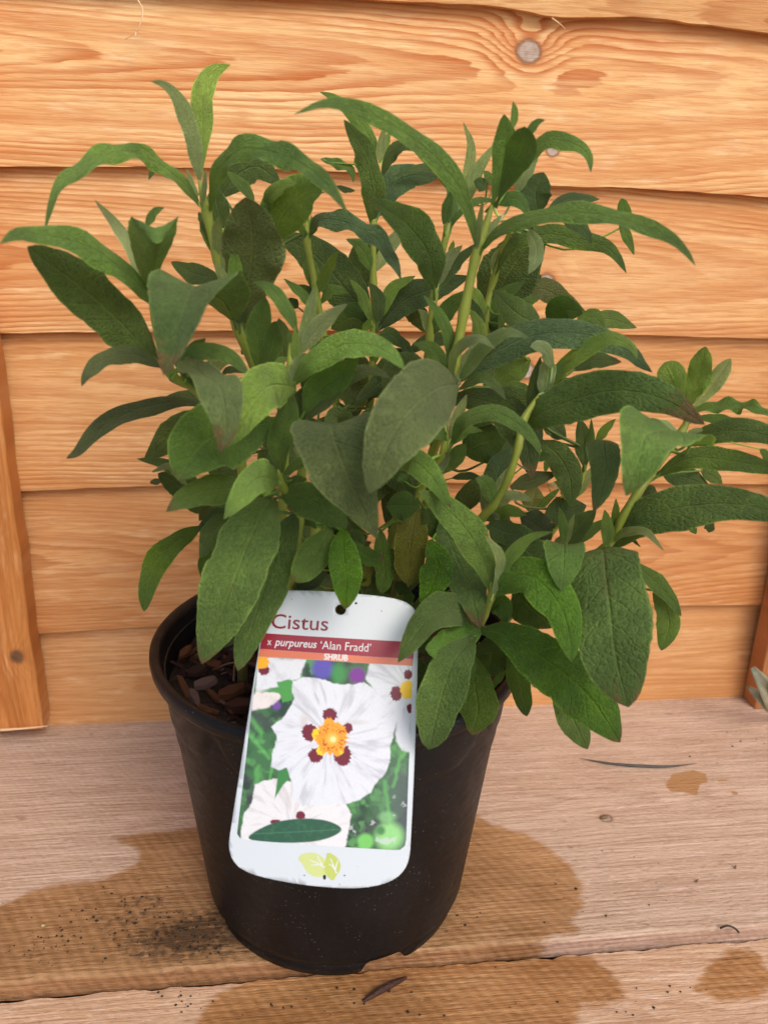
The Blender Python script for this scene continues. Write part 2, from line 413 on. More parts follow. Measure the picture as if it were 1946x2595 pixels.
# ================================================================== the pot
H, RT, RB = 0.1595, 0.0970, 0.0721
potm, p = new_mat('black_pot_plastic'); (x, y, z), t = xyz()
th = M('ARCTAN2', y, x)
sp = noise(comb(th*9, z*200, 1), 1.0, 5, .7); sc_ = noise(comb(th*3.5, z*26, 4), 1.0, 3)
scr = noise(comb(th*14, z*900, 2), 1.0, 2)
dust = voronoi(t.outputs['Object'], 420.0); dm = smooth(dust, .16, .08)*smooth(noise(t.outputs['Object'], 60, 2), .48, .62)
c = mixc(smooth(sc_, .35, .75), (.0042, .0046, .0056), (.0085, .0088, .0104))
c = mixc(smooth(sp, .58, .8)*.30, c, (.07, .06, .055))
c = mixc(dm*.55, c, (.24, .21, .18))
c = mixc(smooth(scr, .66, .78)*.35, c, (.10, .09, .08))
_set(p.inputs['Base Color'], c); _set(p.inputs['Roughness'], smooth(sp, .25, .8, .36, .55)); p.inputs['Specular IOR Level'].default_value = .24
_set(p.inputs['Normal'], bump(sp*.6+sc_*.7+dm*.4, .35, .0005))
pot = empty('plant_pot', (0, 0, 0), 'round black plastic plant pot standing on the wet shelf', 'pot')
NA = 200
def lathe(name, prof, mat, parent, mod=None, closed=False):
    V = []
    for (r, z) in prof:
        for k in range(NA):
            a = 2*math.pi*k/NA; rr, zz = (r, z) if mod is None else mod(r, z, a)
            V.append((rr*math.cos(a), rr*math.sin(a), zz))
    F = grid_faces(len(prof), NA, 0, True)
    return mesh_obj(name, V, [f[::-1] for f in F], mat, parent)
def body_r(z): return .0728 + (.0905-.0728)*(z/.152)
prof = [(RB-.004, .0045), (RB-.0005, .0045)]
prof = [(RB-.006, .009)]+[(body_r(z), z) for z in np.linspace(.011, .152, 46)]+[(.0905, .153)]
angs_l = [math.radians(a) for a in (228, 318, 48, 138)]
def body_mod(r, z, a):
    # collar: the top band stands proud and drops lower between the moulded notches
    dn = min(abs((a-b+math.pi) % (2*math.pi)-math.pi) for b in angs_l)
    edge = .1345 - .0075*math.exp(-(dn/.10)**2)*0 - .010*(1-math.exp(-(dn/.16)**2)) + .010*math.exp(-(dn/.055)**2)
    s = 1/(1+math.exp(-(z-edge)/.0006))
    return r + .0014*s - .0012*math.exp(-(dn/.035)**2)*(z > .10)*math.exp(-((z-.128)/.012)**2), z
lathe('pot_body', prof, potm, pot, body_mod)
def foot_mod(r, z, a):
    k = 0.0
    for b in (287, 17, 107, 197):
        d = abs((a-math.radians(b)+math.pi) % (2*math.pi)-math.pi)
        k = max(k, 1/(1+math.exp((d-.155)/.012)))
    return r, z + k*max(0, .0085-z)*.85
lathe('pot_foot', [(RB-.012, .0095), (RB-.003, .0105), (RB-.0006, .0095), (RB-.0009, .004), (RB-.0014, .0006), (RB-.003, 0.0), (RB-.0045, .001), (RB-.005, .008)], potm, pot, foot_mod)
rimp = [(.0895, .150), (.0918, .1508), (.0945, .1515), (.0962, .1523), (.0968, .1540), (.0972, .1568), (.0970, .1588), (.0962, .1597), (.0950, .1599), (.0930, .1594), (.0921, .1585), (.0914, .1560), (.0902, .150), (.0878, .125), (.0868, .115)]
lathe('pot_rim', rimp, potm, pot)

# ================================================================== compost and bark
soilm, p = new_mat('compost'); (x, y, z), t = xyz()
n = noise(t.outputs['Object'], 260, 6, .7); n2 = voronoi(t.outputs['Object'], 330.0)
_set(p.inputs['Base Color'], mixc(n, (.006, .004, .003), (.045, .022, .012))); p.inputs['Roughness'].default_value = .8
_set(p.inputs['Normal'], bump(n+n2, .8, .003))
V = []; nr = 26
for i in range(nr):
    r = .0892*i/(nr-1)
    for k in range(90):
        a = 2*math.pi*k/90; V.append((r*math.cos(a), r*math.sin(a), .1385+.0035*math.sin(r*90+math.cos(a)*3)*math.cos(a*3+r*60)+.0012*rng.normal()-.002*(i == nr-1)))
soil = tag(mesh_obj('compost', V, grid_faces(nr, 90, 0, True), soilm), 'dark brown compost with bark pieces filling the black pot', 'compost')
barks = [plain('bark_a', (.100, .036, .018), .75, .5, 300, .3, .8, .002), plain('bark_b', (.060, .026, .017), .7, .5, 300, .3, .8, .002),
         plain('bark_c', (.19, .070, .026), .7, .5, 300, .3, .8, .002), plain('bark_d', (.16, .095, .080), .7, .4, 300, .3, .6, .002)]
def chip(seed):
    r = np.random.default_rng(seed); n = 7; V = []
    rad = r.uniform(.7, 1.15, n)
    for h in (-1, 1):
        for k in range(n):
            a = 2*math.pi*k/n; V.append((rad[k]*math.cos(a)*(1-.12*(h > 0))+r.normal()*.05, .55*rad[k]*math.sin(a)*(1-.12*(h > 0))+r.normal()*.05, h*.22+r.normal()*.06))
    F = [tuple(range(n))[::-1], tuple(range(n, 2*n))]+[(k, (k+1) % n, n+(k+1) % n, n+k) for k in range(n)]
    return V, F
chip_me = []
for i in range(8):
    V, F = chip(100+i); o = mesh_obj('bark_chip', V, F, barks[i % 4], soil, smooth=False); chip_me.append(o.data)
    o.location = (.02+.004*i, .06, .14); o.scale = (.006, .006, .006)
for i in range(250):
    a = rng.uniform(0, 2*math.pi) if i > 110 else math.radians(rng.uniform(150, 285)); r = .086*math.sqrt(rng.uniform(.25, 1))
    o = bpy.data.objects.new('bark_chip', chip_me[int(rng.integers(8))]); COL.objects.link(o); o.parent = soil
    s = rng.uniform(.0022, .0055); o.scale = (s*rng.uniform(.9, 1.7), s*rng.uniform(.6, 1), s*rng.uniform(.6, 1.1))
    rr = min(r, .088-s*1.2)
    o.location = (rr*math.cos(a), rr*math.sin(a), .1425+rng.uniform(-.001, .0035)); o.rotation_euler = (rng.normal()*.4, rng.normal()*.4, rng.uniform(0, 6.3))
# the two big bark pieces by the label
for (px, py, s, mi, rz) in ((588, 1752, .0085, 2, .4), (605, 1790, .010, 0, -.5), (525, 1730, .0075, 3, .2), (470, 1655, .006, 2, 1.1), (500, 1700, .007, 1, .3)):
    q = FL(px, py, .147); o = mesh_obj('bark_chip', *chip(300+px), barks[mi], soil, smooth=False)
    rr = math.hypot(q[0], q[1]); k = min(1, (.088-s*.9)/rr); o.location = (q[0]*k, q[1]*k, .1475); o.scale = (s, s*.8, s*.8); o.rotation_euler = (.25, -.2, rz)
for i in range(4):
    a = math.radians(rng.uniform(160, 270)); r = rng.uniform(.05, .075); c = np.array([r*math.cos(a), r*math.sin(a), .148])
    d = np.array([rng.normal(), rng.normal(), .15*rng.normal()]); d /= np.linalg.norm(d)
    V, F = tube(catmull([c-d*.011, c+[0, 0, .0015], c+d*.011], 8), .0006, 5); mesh_obj('twig', V, F, plain('twig_%d' % i, (.16, .085, .05), .7, .3) if i == 0 else bpy.data.materials['twig_0'], soil)

# ================================================================== the printed label
TS = 550/1502.0
LTILT, LYAW = R(27), R(-3)
LN = np.array([math.sin(LYAW)*math.cos(LTILT), -math.cos(LYAW)*math.cos(LTILT), math.sin(LTILT)])
LP = np.array([0, -.1008, .158])
LX = np.cross(np.array([0, 0, 1.0]), LN); LX /= np.linalg.norm(LX); LX = LX if LX[0] > 0 else -LX
LYv = np.cross(LN, LX)
def LB(x, y, off=0.0):                                     # label-photo pixel -> point on the leaning card
    x = np.asarray(x, float); y = np.asarray(y, float)
    d = FWD + RGT*((560+x*TS-973.0)/FPX)[..., None] - UPV*((1470+y*TS-1297.5)/FPX)[..., None]
    k = ((LP-CAM) @ LN)/(d @ LN); Pn = CAM + d*k[..., None]
    u = (Pn-LP) @ LX; v = (Pn-LP) @ LYv
    bend = -.9*(u+.004)**2 - .25*(v)**2*(v > 0)             # the card is sprung slightly round the pot
    return Pn + LN*(bend+off)[..., None] if np.ndim(off) else Pn + LN*(bend[..., None]+off)
label = empty('plant_label', tuple(LP-[0, 0, .06]), 'white printed plant label with a white flower photograph leaning on the pot', 'label')
cardm, p = new_mat('label_card'); (x, y, z), t = xyz()
n = noise(t.outputs['Object'], 1500, 2); n2 = noise(t.outputs['Object'], 60, 4, .65); v = voronoi(t.outputs['Object'], 260.0)
c = mixc(smooth(n2, .55, .8)*.35, (.625, .66, .685), (.55, .565, .56))
c = mixc(smooth(v, .085, .05)*smooth(noise(t.outputs['Object'], 90, 1), .5, .6)*.3, c, (.25, .22, .19))
_set(p.inputs['Base Color'], c); p.inputs['Roughness'].default_value = .32; p.inputs['Specular IOR Level'].default_value = .5
_set(p.inputs['Normal'], bump(n2, .06, .001))
def ink(name, col, rough=.3):
    m, p = new_mat(name); (x, y, z), t = xyz(); n = noise(t.outputs['Object'], 2200, 2); g = noise(t.outputs['Object'], 70, 3)
    _set(p.inputs['Base Color'], mixc(n*.5+g*.3, tuple(q*.86 for q in col), tuple(min(1, q*1.12) for q in col))); p.inputs['Roughness'].default_value = rough
    return m
def smooth_closed(pts, n=12, it=2):
    P = np.asarray(pts, float)
    for _ in range(it):                                     # Chaikin rounding
        Q = np.roll(P, -1, 0); P = np.stack([.75*P+.25*Q, .25*P+.75*Q], 1).reshape(-1, 2)
    return P
import bmesh
def flat_poly(name, outline, mat, parent, off, thick=0.0, hole=None, cell=60):
    """filled outline on the card, cut into strips so that it follows the card's bend"""
    bm = bmesh.new()
    loops = [outline]+([hole] if hole is not None else [])
    es = []
    for L in loops:
        vs_ = [bm.verts.new((q[0], q[1], 0)) for q in L]
        es += [bm.edges.new((vs_[i], vs_[(i+1) % len(vs_)])) for i in range(len(vs_))]
    bmesh.ops.triangle_fill(bm, edges=es, use_beauty=True, use_dissolve=False)
    xs_ = [v.co.x for v in bm.verts]; ys_ = [v.co.y for v in bm.verts]
    for ax, lo, hi in ((0, min(xs_), max(xs_)), (1, min(ys_), max(ys_))):
        q = lo+cell
        while q < hi:
            bmesh.ops.bisect_plane(bm, geom=bm.verts[:]+bm.edges[:]+bm.faces[:], plane_co=(q, 0, 0) if ax == 0 else (0, q, 0), plane_no=(1, 0, 0) if ax == 0 else (0, 1, 0)); q += cell
    V = np.array([v.co[:] for v in bm.verts]); bm.verts.index_update()
    F = [tuple(v.index for v in f.verts) for f in bm.faces]; bm.free()
    Pw = LB(V[:, 0], V[:, 1], off)
    o = mesh_obj(name, Pw, F, mat, parent)
    # face the viewer
    nrm = np.zeros(3)
    for f in o.data.polygons: nrm += np.array(f.normal)*f.area
    if nrm @ LN < 0: o.data.flip_normals()
    if thick:
        md = o.modifiers.new('thickness', 'SOLIDIFY'); md.thickness = thick; md.offset = -1
    return o
card = [(332, 110), (345, 84), (380, 73), (450, 71), (600, 72), (780, 80), (950, 95), (1100, 110), (1200, 126), (1280, 150), (1335, 190), (1362, 240), (1368, 300), (1362, 600), (1350, 1000), (1330, 1500), (1312, 1840), (1308, 1900),
        (1290, 1975), (1250, 2035), (1190, 2080), (1100, 2112), (1000, 2128), (900, 2134), (750, 2128), (600, 2114), (430, 2090), (270, 2058), (170, 2025), (100, 1980), (65, 1920), (50, 1850), (60, 1760), (130, 1320), (200, 860), (262, 470), (300, 250)]
hole = [(828+38*math.cos(a), 205+36*math.sin(a)) for a in np.linspace(0, 2*math.pi, 20, endpoint=False)]
flat_poly('card', smooth_closed(card, it=2), cardm, label, 0.0, .00045, hole)
maroon = ink('ink_maroon', srgb(150, 26, 48)); salmon = ink('ink_salmon', srgb(216, 118, 84)); mar2 = ink('ink_text', srgb(136, 24, 46)); white_ink = ink('ink_white', (.74, .74, .73)); logo1 = ink('ink_logo', srgb(204, 212, 136)); logo2 = ink('ink_logo_dark', srgb(190, 200, 100)); blackspot = plain('speck', (.012, .01, .01), .6, .2)
flat_poly('title_band', [(288, 367), (600, 388), (1000, 411), (1339, 430), (1332, 548), (1000, 528), (600, 500), (268, 477)], maroon, label, .00006)
flat_poly('type_band', [(268, 478), (600, 501), (1000, 529), (1332, 549), (1327, 595), (1000, 575), (600, 549), (258, 530)], salmon, label, .00006)
def text(name, s, org, xdir, ydir, size, mat, off, shear=0, bold=0.0, space=1.0):
    cu = bpy.data.curves.new(name, 'FONT'); cu.body = s; cu.size = 1.0; cu.shear = shear; cu.resolution_u = 4; cu.offset = bold; cu.space_character = space
    o = bpy.data.objects.new(name, cu); COL.objects.link(o)
    dg = bpy.context.evaluated_depsgraph_get(); me = o.evaluated_get(dg).to_mesh()
    V = np.array([v.co[:] for v in me.vertices]); F = [tuple(q.vertices) for q in me.polygons]
    o.evaluated_get(dg).to_mesh_clear(); bpy.data.objects.remove(o)
    wid = V[:, 0].max()-V[:, 0].min(); V[:, 0] -= V[:, 0].min()
    k = size if not isinstance(size, tuple) else None
    if k is None: sx = size[0]/wid; sy = size[1]
    else: sx = sy = k
    px = org[0]+V[:, 0]*sx*xdir[0]+V[:, 1]*sy*ydir[0]; py = org[1]+V[:, 0]*sx*xdir[1]+V[:, 1]*sy*ydir[1]
    q = mesh_obj(name, LB(px, py, off), F, mat, label)
    nrm = sum((np.array(f.normal)*f.area for f in q.data.polygons), np.zeros(3))
    if nrm @ LN < 0: q.data.flip_normals()
    return q
xd = (.9985, .052); yd = (.09, -1.0)
text('lettering', 'Cistus', (345, 332), (.9985, .048), yd, (395, 143), mar2, .00010, bold=.006)
text('lettering', 'x', (318, 450), (.9985, .06), yd, (30, 76), white_ink, .00012)
text('lettering', 'purpureus', (370, 453), (.9985, .06), yd, (292, 76), white_ink, .00012, shear=.22, bold=.012)
text('lettering', '\u2018Alan Fradd\u2019', (686, 476), (.9985, .06), yd, (350, 82), white_ink, .00012)
text('lettering', 'SHRUB', (712, 549), (.9985, .06), yd, (166, 58), white_ink, .00012, bold=.035)
# logo: two leaves with pale veins
lg1 = smooth_closed([(528, 1930), (560, 1896), (620, 1884), (680, 1898), (722, 1936), (742, 1990), (738, 2046), (690, 2055), (640, 2052), (590, 2020), (568, 1968)])
lg2 = smooth_closed([(733, 1880), (790, 1904), (826, 1950), (829, 2000), (800, 2044), (776, 2086), (740, 2056), (712, 2012), (709, 1970), (728, 1930)])
flat_poly('logo_leaf', lg1, logo1, label, .00008); flat_poly('logo_leaf', lg2, logo2, label, .00011)
def stroke(name, pts, w, mat, off):
    P = np.asarray(pts, float); T = np.gradient(P, axis=0); T /= np.linalg.norm(T, axis=1)[:, None]; N_ = np.stack([-T[:, 1], T[:, 0]], 1)
    ww = w*np.linspace(.5, 1.0, len(P))[:, None]
    return flat_poly(name, np.vstack([P+N_*ww, (P-N_*ww)[::-1]]), mat, label, off)
for pts in ([(612, 1938), (660, 1955), (720, 1990)], [(668, 1908), (680, 1940), (700, 1972)], [(620, 1975), (660, 1968), (695, 1968)], [(757, 1925), (775, 1965), (800, 2030)], [(812, 1940), (800, 1965), (792, 2005)], [(748, 1965), (770, 1975), (785, 2000)]):
    stroke('logo_vein', pts, 5, white_ink, .00015)
for (cx, cy, rx, ry) in ((935, 160, 9, 8), (717, 2056, 11, 18), (578, 2044, 6, 4), (855, 2044, 7, 4), (1113, 215, 3, 5), (490, 132, 3, 3), (820, 2105, 4, 3)):
    flat_poly('speck', [(cx+rx*math.cos(a), cy+ry*math.sin(a)) for a in np.linspace(0, 6.2, 10)], blackspot, label, .00016)
# the printed photograph: colours painted per vertex of a fine sheet (flat print)
gx = np.arange(100, 1336, 4.5); gy = np.arange(520, 1880, 4.5)
A, B = np.meshgrid(gx, gy, indexing='ij'); PX = np.stack([A.ravel(), B.ravel()], 1)
def vnoise(P, s, seed, oct=4):
    r = np.random.default_rng(seed); out = 0; amp = 1; tot = 0
    for o_ in range(oct):
        G = r.random((64, 64)); q = P/s*(2**o_); i = np.floor(q).astype(int); f = q-i; f = f*f*(3-2*f)
        g = lambda a, b: G[(i[:, 0]+a) % 64, (i[:, 1]+b) % 64]
        out = out+amp*((g(0, 0)*(1-f[:, 0])+g(1, 0)*f[:, 0])*(1-f[:, 1])+(g(0, 1)*(1-f[:, 0])+g(1, 1)*f[:, 0])*f[:, 1]); tot += amp; amp *= .5
    return out/tot
def lerp(a, b, f): return a*(1-f[:, None])+np.asarray(b)*f[:, None]
def sst(x, a, b): q = np.clip((x-a)/(b-a), 0, 1); return q*q*(3-2*q)
cg = [srgb(*q) for q in ((36, 62, 44), (62, 108, 62), (92, 154, 86), (84, 90, 94), (62, 58, 64))]
n1 = vnoise(PX, 130, 1); n2_ = vnoise(PX, 70, 2); n3 = vnoise(PX, 18, 3, 3)
C = np.tile(np.array(cg[0]), (len(PX), 1)); C = lerp(C, cg[1], sst(n1, .38, .62)); C = lerp(C, cg[2], sst(n2_, .55, .72)*.8)
C = lerp(C, cg[4], sst(vnoise(PX, 110, 5), .55, .70)*.7)
C = lerp(C, cg[3], sst(PX[:, 0], 1000, 1250)*sst(PX[:, 1], 1150, 1400)*.65)
def blob(c, x, y, r, soft, w=1.0, ry=None):
    d = np.hypot((PX[:, 0]-x)/r, (PX[:, 1]-y)/(ry or r)); return lerp(C, srgb(*c), w*sst(-d, -1-soft, -1+soft))
C = blob((88, 76, 168), 705, 612, 75, .35); C = blob((120, 40, 140), 945, 660, 55, .3); C = blob((60, 140, 70), 815, 650, 50, .6, ry=75); C = blob((110, 70, 150), 385, 870, 30, .4)
for (x0_, y0_, x1_, y1_, w_) in ((200, 1080, 330, 1230, 16), (400, 1130, 330, 1400, 14), (1120, 1380, 1170, 1700, 18), (190, 940, 280, 1060, 20), (260, 1300, 250, 1420, 22), (1290, 1100, 1180, 1420, 14)):
    C = lerp(C, srgb(104, 186, 92), sst(-np.abs(-sdf(PX+vnoise(PX, 60, 8, 2)[:, None]*40-20, [(x0_, y0_), (x1_, y1_), (x1_+1, y1_+1)])), -w_*1.6, 0)*.55)
C = blob((150, 214, 130), 1165, 1775, 95, .4, .9); C = blob((120, 200, 96), 1000, 1810, 55, .3, .9); C = blob((70, 130, 70), 1105, 1735, 30, .5); C = blob((140, 200, 130), 1150, 1640, 60, .5, .6, ry=35)
wn = np.stack([vnoise(PX, 26, 11, 3)-.5, vnoise(PX, 26, 12, 3)-.5], 1)*15
def petal(poly, base, shade, soft=7, seed=0, ctr=None):
    global C
    d = sdf(PX+wn, poly); f = sst(d, -soft, soft)
    if ctr is not None:
        ang = np.arctan2(PX[:, 1]-ctr[1], PX[:, 0]-ctr[0]); rad = np.hypot(PX[:, 0]-ctr[0], PX[:, 1]-ctr[1])
        cre = vnoise(np.stack([ang*420+rad*.15, rad*.28], 1), 40, seed+20, 3)
    else: cre = vnoise(PX, 60, seed+20, 4)
    col = lerp(np.tile(np.array(srgb(*base)), (len(PX), 1)), srgb(*shade), sst(cre, .45, .85)*.8)
    C = C*(1-f[:, None])+col*f[:, None]
wht, whs = (219, 220, 224), (188, 187, 193)
petal([(255, 535), (590, 545), (565, 620), (545, 680), (470, 705), (400, 715), (400, 740), (330, 755), (235, 775)], wht, whs, 9, 1)
petal([(215, 800), (240, 772), (380, 760), (422, 780), (402, 830), (330, 880), (212, 908)], (226, 216, 212), (200, 190, 186), 9, 2)
petal([(1000, 680), (1030, 572), (1345, 585), (1320, 1195), (1250, 1182), (1212, 1110), (1205, 990), (1060, 760)], wht, whs, 9, 3, (1300, 760))
petal([(230, 1420), (300, 1390), (400, 1375), (500, 1400), (560, 1520), (860, 1545), (905, 1620), (890, 1700), (860, 1860), (140, 1810), (135, 1740), (160, 1620), (215, 1540)], (224, 221, 221), (198, 191, 191), 6, 4, (480, 1700))
C = lerp(C, srgb(58, 128, 62), sst(sdf(PX, [(398, 1320), (470, 1300), (470, 1380), (430, 1420), (372, 1515), (385, 1420)]), -4, 4))
C = lerp(C, srgb(74, 150, 66), sst(sdf(PX+wn, [(385, 705), (470, 690), (500, 700), (500, 830), (430, 850), (400, 780), (270, 778), (400, 745)]), -6, 6))
petal([(500, 700), (560, 675), (640, 675), (720, 690), (780, 718), (850, 722), (930, 722), (990, 708), (1060, 755), (1130, 830), (1190, 900), (1207, 990), (1195, 1080), (1170, 1150), (1170, 1260), (1130, 1350), (1060, 1420), (1040, 1470),
       (960, 1520), (860, 1555), (780, 1545), (700, 1560), (570, 1560), (510, 1530), (490, 1400), (462, 1330), (455, 1300), (400, 1318), (350, 1300), (355, 1200), (385, 1110), (380, 1070), (348, 1020), (420, 960), (460, 910), (490, 860), (510, 820), (490, 770)],
      (219, 220, 225), (186, 185, 192), 5, 5, (760, 1090))
for (x_, y_, a0, a1, R_) in ((770, 1090, 560, 965, 250), (770, 1090, 545, 935, 250), (770, 1090, 960, 965, 250)):   # fold shadows printed in the photograph of the flower
    pass
C = blob((196, 180, 170), 575, 985, 26, .9, .55, ry=60); C = blob((190, 178, 168), 930, 985, 70, .9, .45, ry=14)
def spot(x, y, r, c, ry=None, rag=.5):
    global C
    a = np.arctan2(PX[:, 1]-y, PX[:, 0]-x); d = np.hypot((PX[:, 0]-x)/r, (PX[:, 1]-y)/(ry or r))
    d = d*.9*(1+rag*(vnoise(np.stack([a*60, d*3], 1), 9, int(x+y), 2)-.5)); C = lerp(C, srgb(*c), sst(-d, -1.06, -.94))
mr = (112, 14, 40)
for (x_, y_, r_, ry_) in ((752, 935, 44, 46), (615, 1055, 48, 52), (655, 1215, 46, 44), (840, 1212, 52, 62), (876, 1025, 32, 32), (1215, 785, 38, 46), (1297, 655, 28, 30), (1310, 890, 22, 30), (296, 620, 34, 36), (551, 1630, 30, 26), (378, 1676, 34, 14)): spot(x_, y_, r_, mr, ry_)
for (x_, y_, r_, ry_) in ((746, 992, 32, 28), (668, 1070, 34, 40), (695, 1180, 30, 30), (815, 1185, 30, 24)): spot(x_, y_, r_, (244, 202, 30), ry_)
spot(1295, 760, 48, (246, 200, 60), 60); spot(275, 565, 52, (240, 170, 30), 46)
spot(770, 1092, 94, (240, 158, 30), 104)
dd = np.hypot(PX[:, 0]-770, PX[:, 1]-1092); C = lerp(C, srgb(186, 84, 14), sst(vnoise(PX, 9, 31, 1), .60, .75)*sst(dd, 40, 60)*sst(-dd, -105, -90))
C = blob((250, 190, 80), 772, 1100, 40, .4, .8); C = blob((250, 226, 150), 775, 1102, 20, .3)
lf = smooth_closed([(852, 1722), (760, 1668), (640, 1650), (520, 1652), (400, 1670), (280, 1715), (158, 1797), (300, 1817), (450, 1822), (600, 1816), (700, 1800), (790, 1770)])
d = sdf(PX, lf); fl = sst(d, -4, 4); vv_ = np.abs((PX[:, 1]-1745)-(PX[:, 0]-500)*-.06)
lc = lerp(np.tile(np.array(srgb(36, 84, 58)), (len(PX), 1)), srgb(58, 112, 76), sst(n3, .5, .8)*.5); lc = lerp(lc, srgb(70, 124, 88), sst(-vv_, -6, -1)*.7)
C = C*(1-fl[:, None])+lc*fl[:, None]
C = lerp(C, srgb(206, 206, 208), sst(vnoise(PX, 60, 77, 4), .70, .76)*sst(PX[:, 0], 800, 900)*sst(PX[:, 1], 1400, 1600)*.6)   # scuffs in the print
C *= (1+.10*(vnoise(PX, 7, 91, 2)-.5))[:, None]
C[:, 0] *= 1.0
keep_poly = [(258, 531), (600, 550), (1000, 576), (1327, 596), (1318, 900), (1300, 1300), (1282, 1800), (1272, 1845), (1240, 1868), (1200, 1870), (700, 1838), (180, 1806), (130, 1795), (110, 1765), (112, 1735), (150, 1420), (210, 900)]
ins = in_poly(PX, keep_poly); ny_ = len(gy); ID = np.arange(len(PX)).reshape(len(gx), ny_)
# snap the rim of the sheet onto the printed outline so that its edge is clean
kp = np.asarray(keep_poly, float); near = np.zeros(len(PX), bool)
quad = np.stack([ID[:-1, :-1], ID[1:, :-1], ID[1:, 1:], ID[:-1, 1:]], -1).reshape(-1, 4)
q_in = ins[quad].sum(1) >= 2; quad = quad[q_in]
used = np.zeros(len(PX), bool); used[quad.ravel()] = True
for i in np.where(used & ~ins)[0]:
    best = None
    for a, b in zip(kp, np.roll(kp, -1, 0)):
        ab = b-a; tt = np.clip(((PX[i]-a) @ ab)/(ab @ ab), 0, 1); q = a+tt*ab; dd_ = np.hypot(*(PX[i]-q))
        if best is None or dd_ < best[0]: best = (dd_, q)
    PX[i] = best[1]
mp = -np.ones(len(PX), int); mp[used] = np.arange(used.sum())
picm, p = new_mat('label_photo_print'); (x, y, z), t = xyz()
g = noise(t.outputs['Object'], 2400, 1)
_set(p.inputs['Base Color'], mixc(.18, attr('print', 0), mixc(1.0, attr('print', 0), mixc(g, (.6, .6, .6), (1.3, 1.3, 1.3)), 'MULTIPLY'))); p.inputs['Roughness'].default_value = .28
o = mesh_obj('printed_photo', LB(PX[used, 0], PX[used, 1], .00005), mp[quad], picm, label, attrs={'print': np.c_[C[used], np.ones(used.sum())]})
if np.array(o.data.polygons[0].normal) @ LN < 0: o.data.flip_normals()
# the peg behind the card that goes down into the compost
pg = [LB(700, 500, -.0012), LB(705, 800, -.004)+np.array([0, .006, 0]), np.array([-.006, -.083, .158]), np.array([-.006, -.080, .134])]
P = catmull(pg, 16); V = []
for q in P:
    for (a, b) in ((-.006, -.0004), (.006, -.0004), (.006, .0004), (-.006, .0004)): V.append(q+LX*a+LN*b)
mesh_obj('peg', V, grid_faces(16, 4, 0, True)+[(0, 1, 2, 3), (63, 62, 61, 60)], cardm, label, smooth=False)
# ================================================================== the shrub
TILE = {'S': (0, 0, 1.0), 'A': (0, 130, .39783), 'B': (640, 200, .36166), 'C': (1140, 230, .39783), 'D': (150, 640, .36166), 'E': (640, 660, .36166),
        'F': (1140, 660, .36166), 'G': (1446, 860, .30139), 'H': (330, 1100, .30139), 'I': (700, 1100, .30139), 'J': (1100, 1100, .30139), 'K': (1000, 1350, .45208),
        'T': (350, 1470, .2411), 'R': (1546, 1100, .3617)}
def S_(tile, x, y): ox, oy, s = TILE[tile]; return ox+x*s, oy+y*s
LC = {  # upper-side colours
    'd': (.078, .134, .028), 'b': (.078, .140, .048), 'm': (.142, .260, .042), 'y': (.262, .430, .072), 'p': (.410, .535, .195), 'g': (.350, .460, .180),
    'o': (.104, .142, .042), 'v': (.092, .208, .014), 'w': (.084, .160, .012), 'k': (.048, .080, .017), 'x': (.205, .215, .016)}
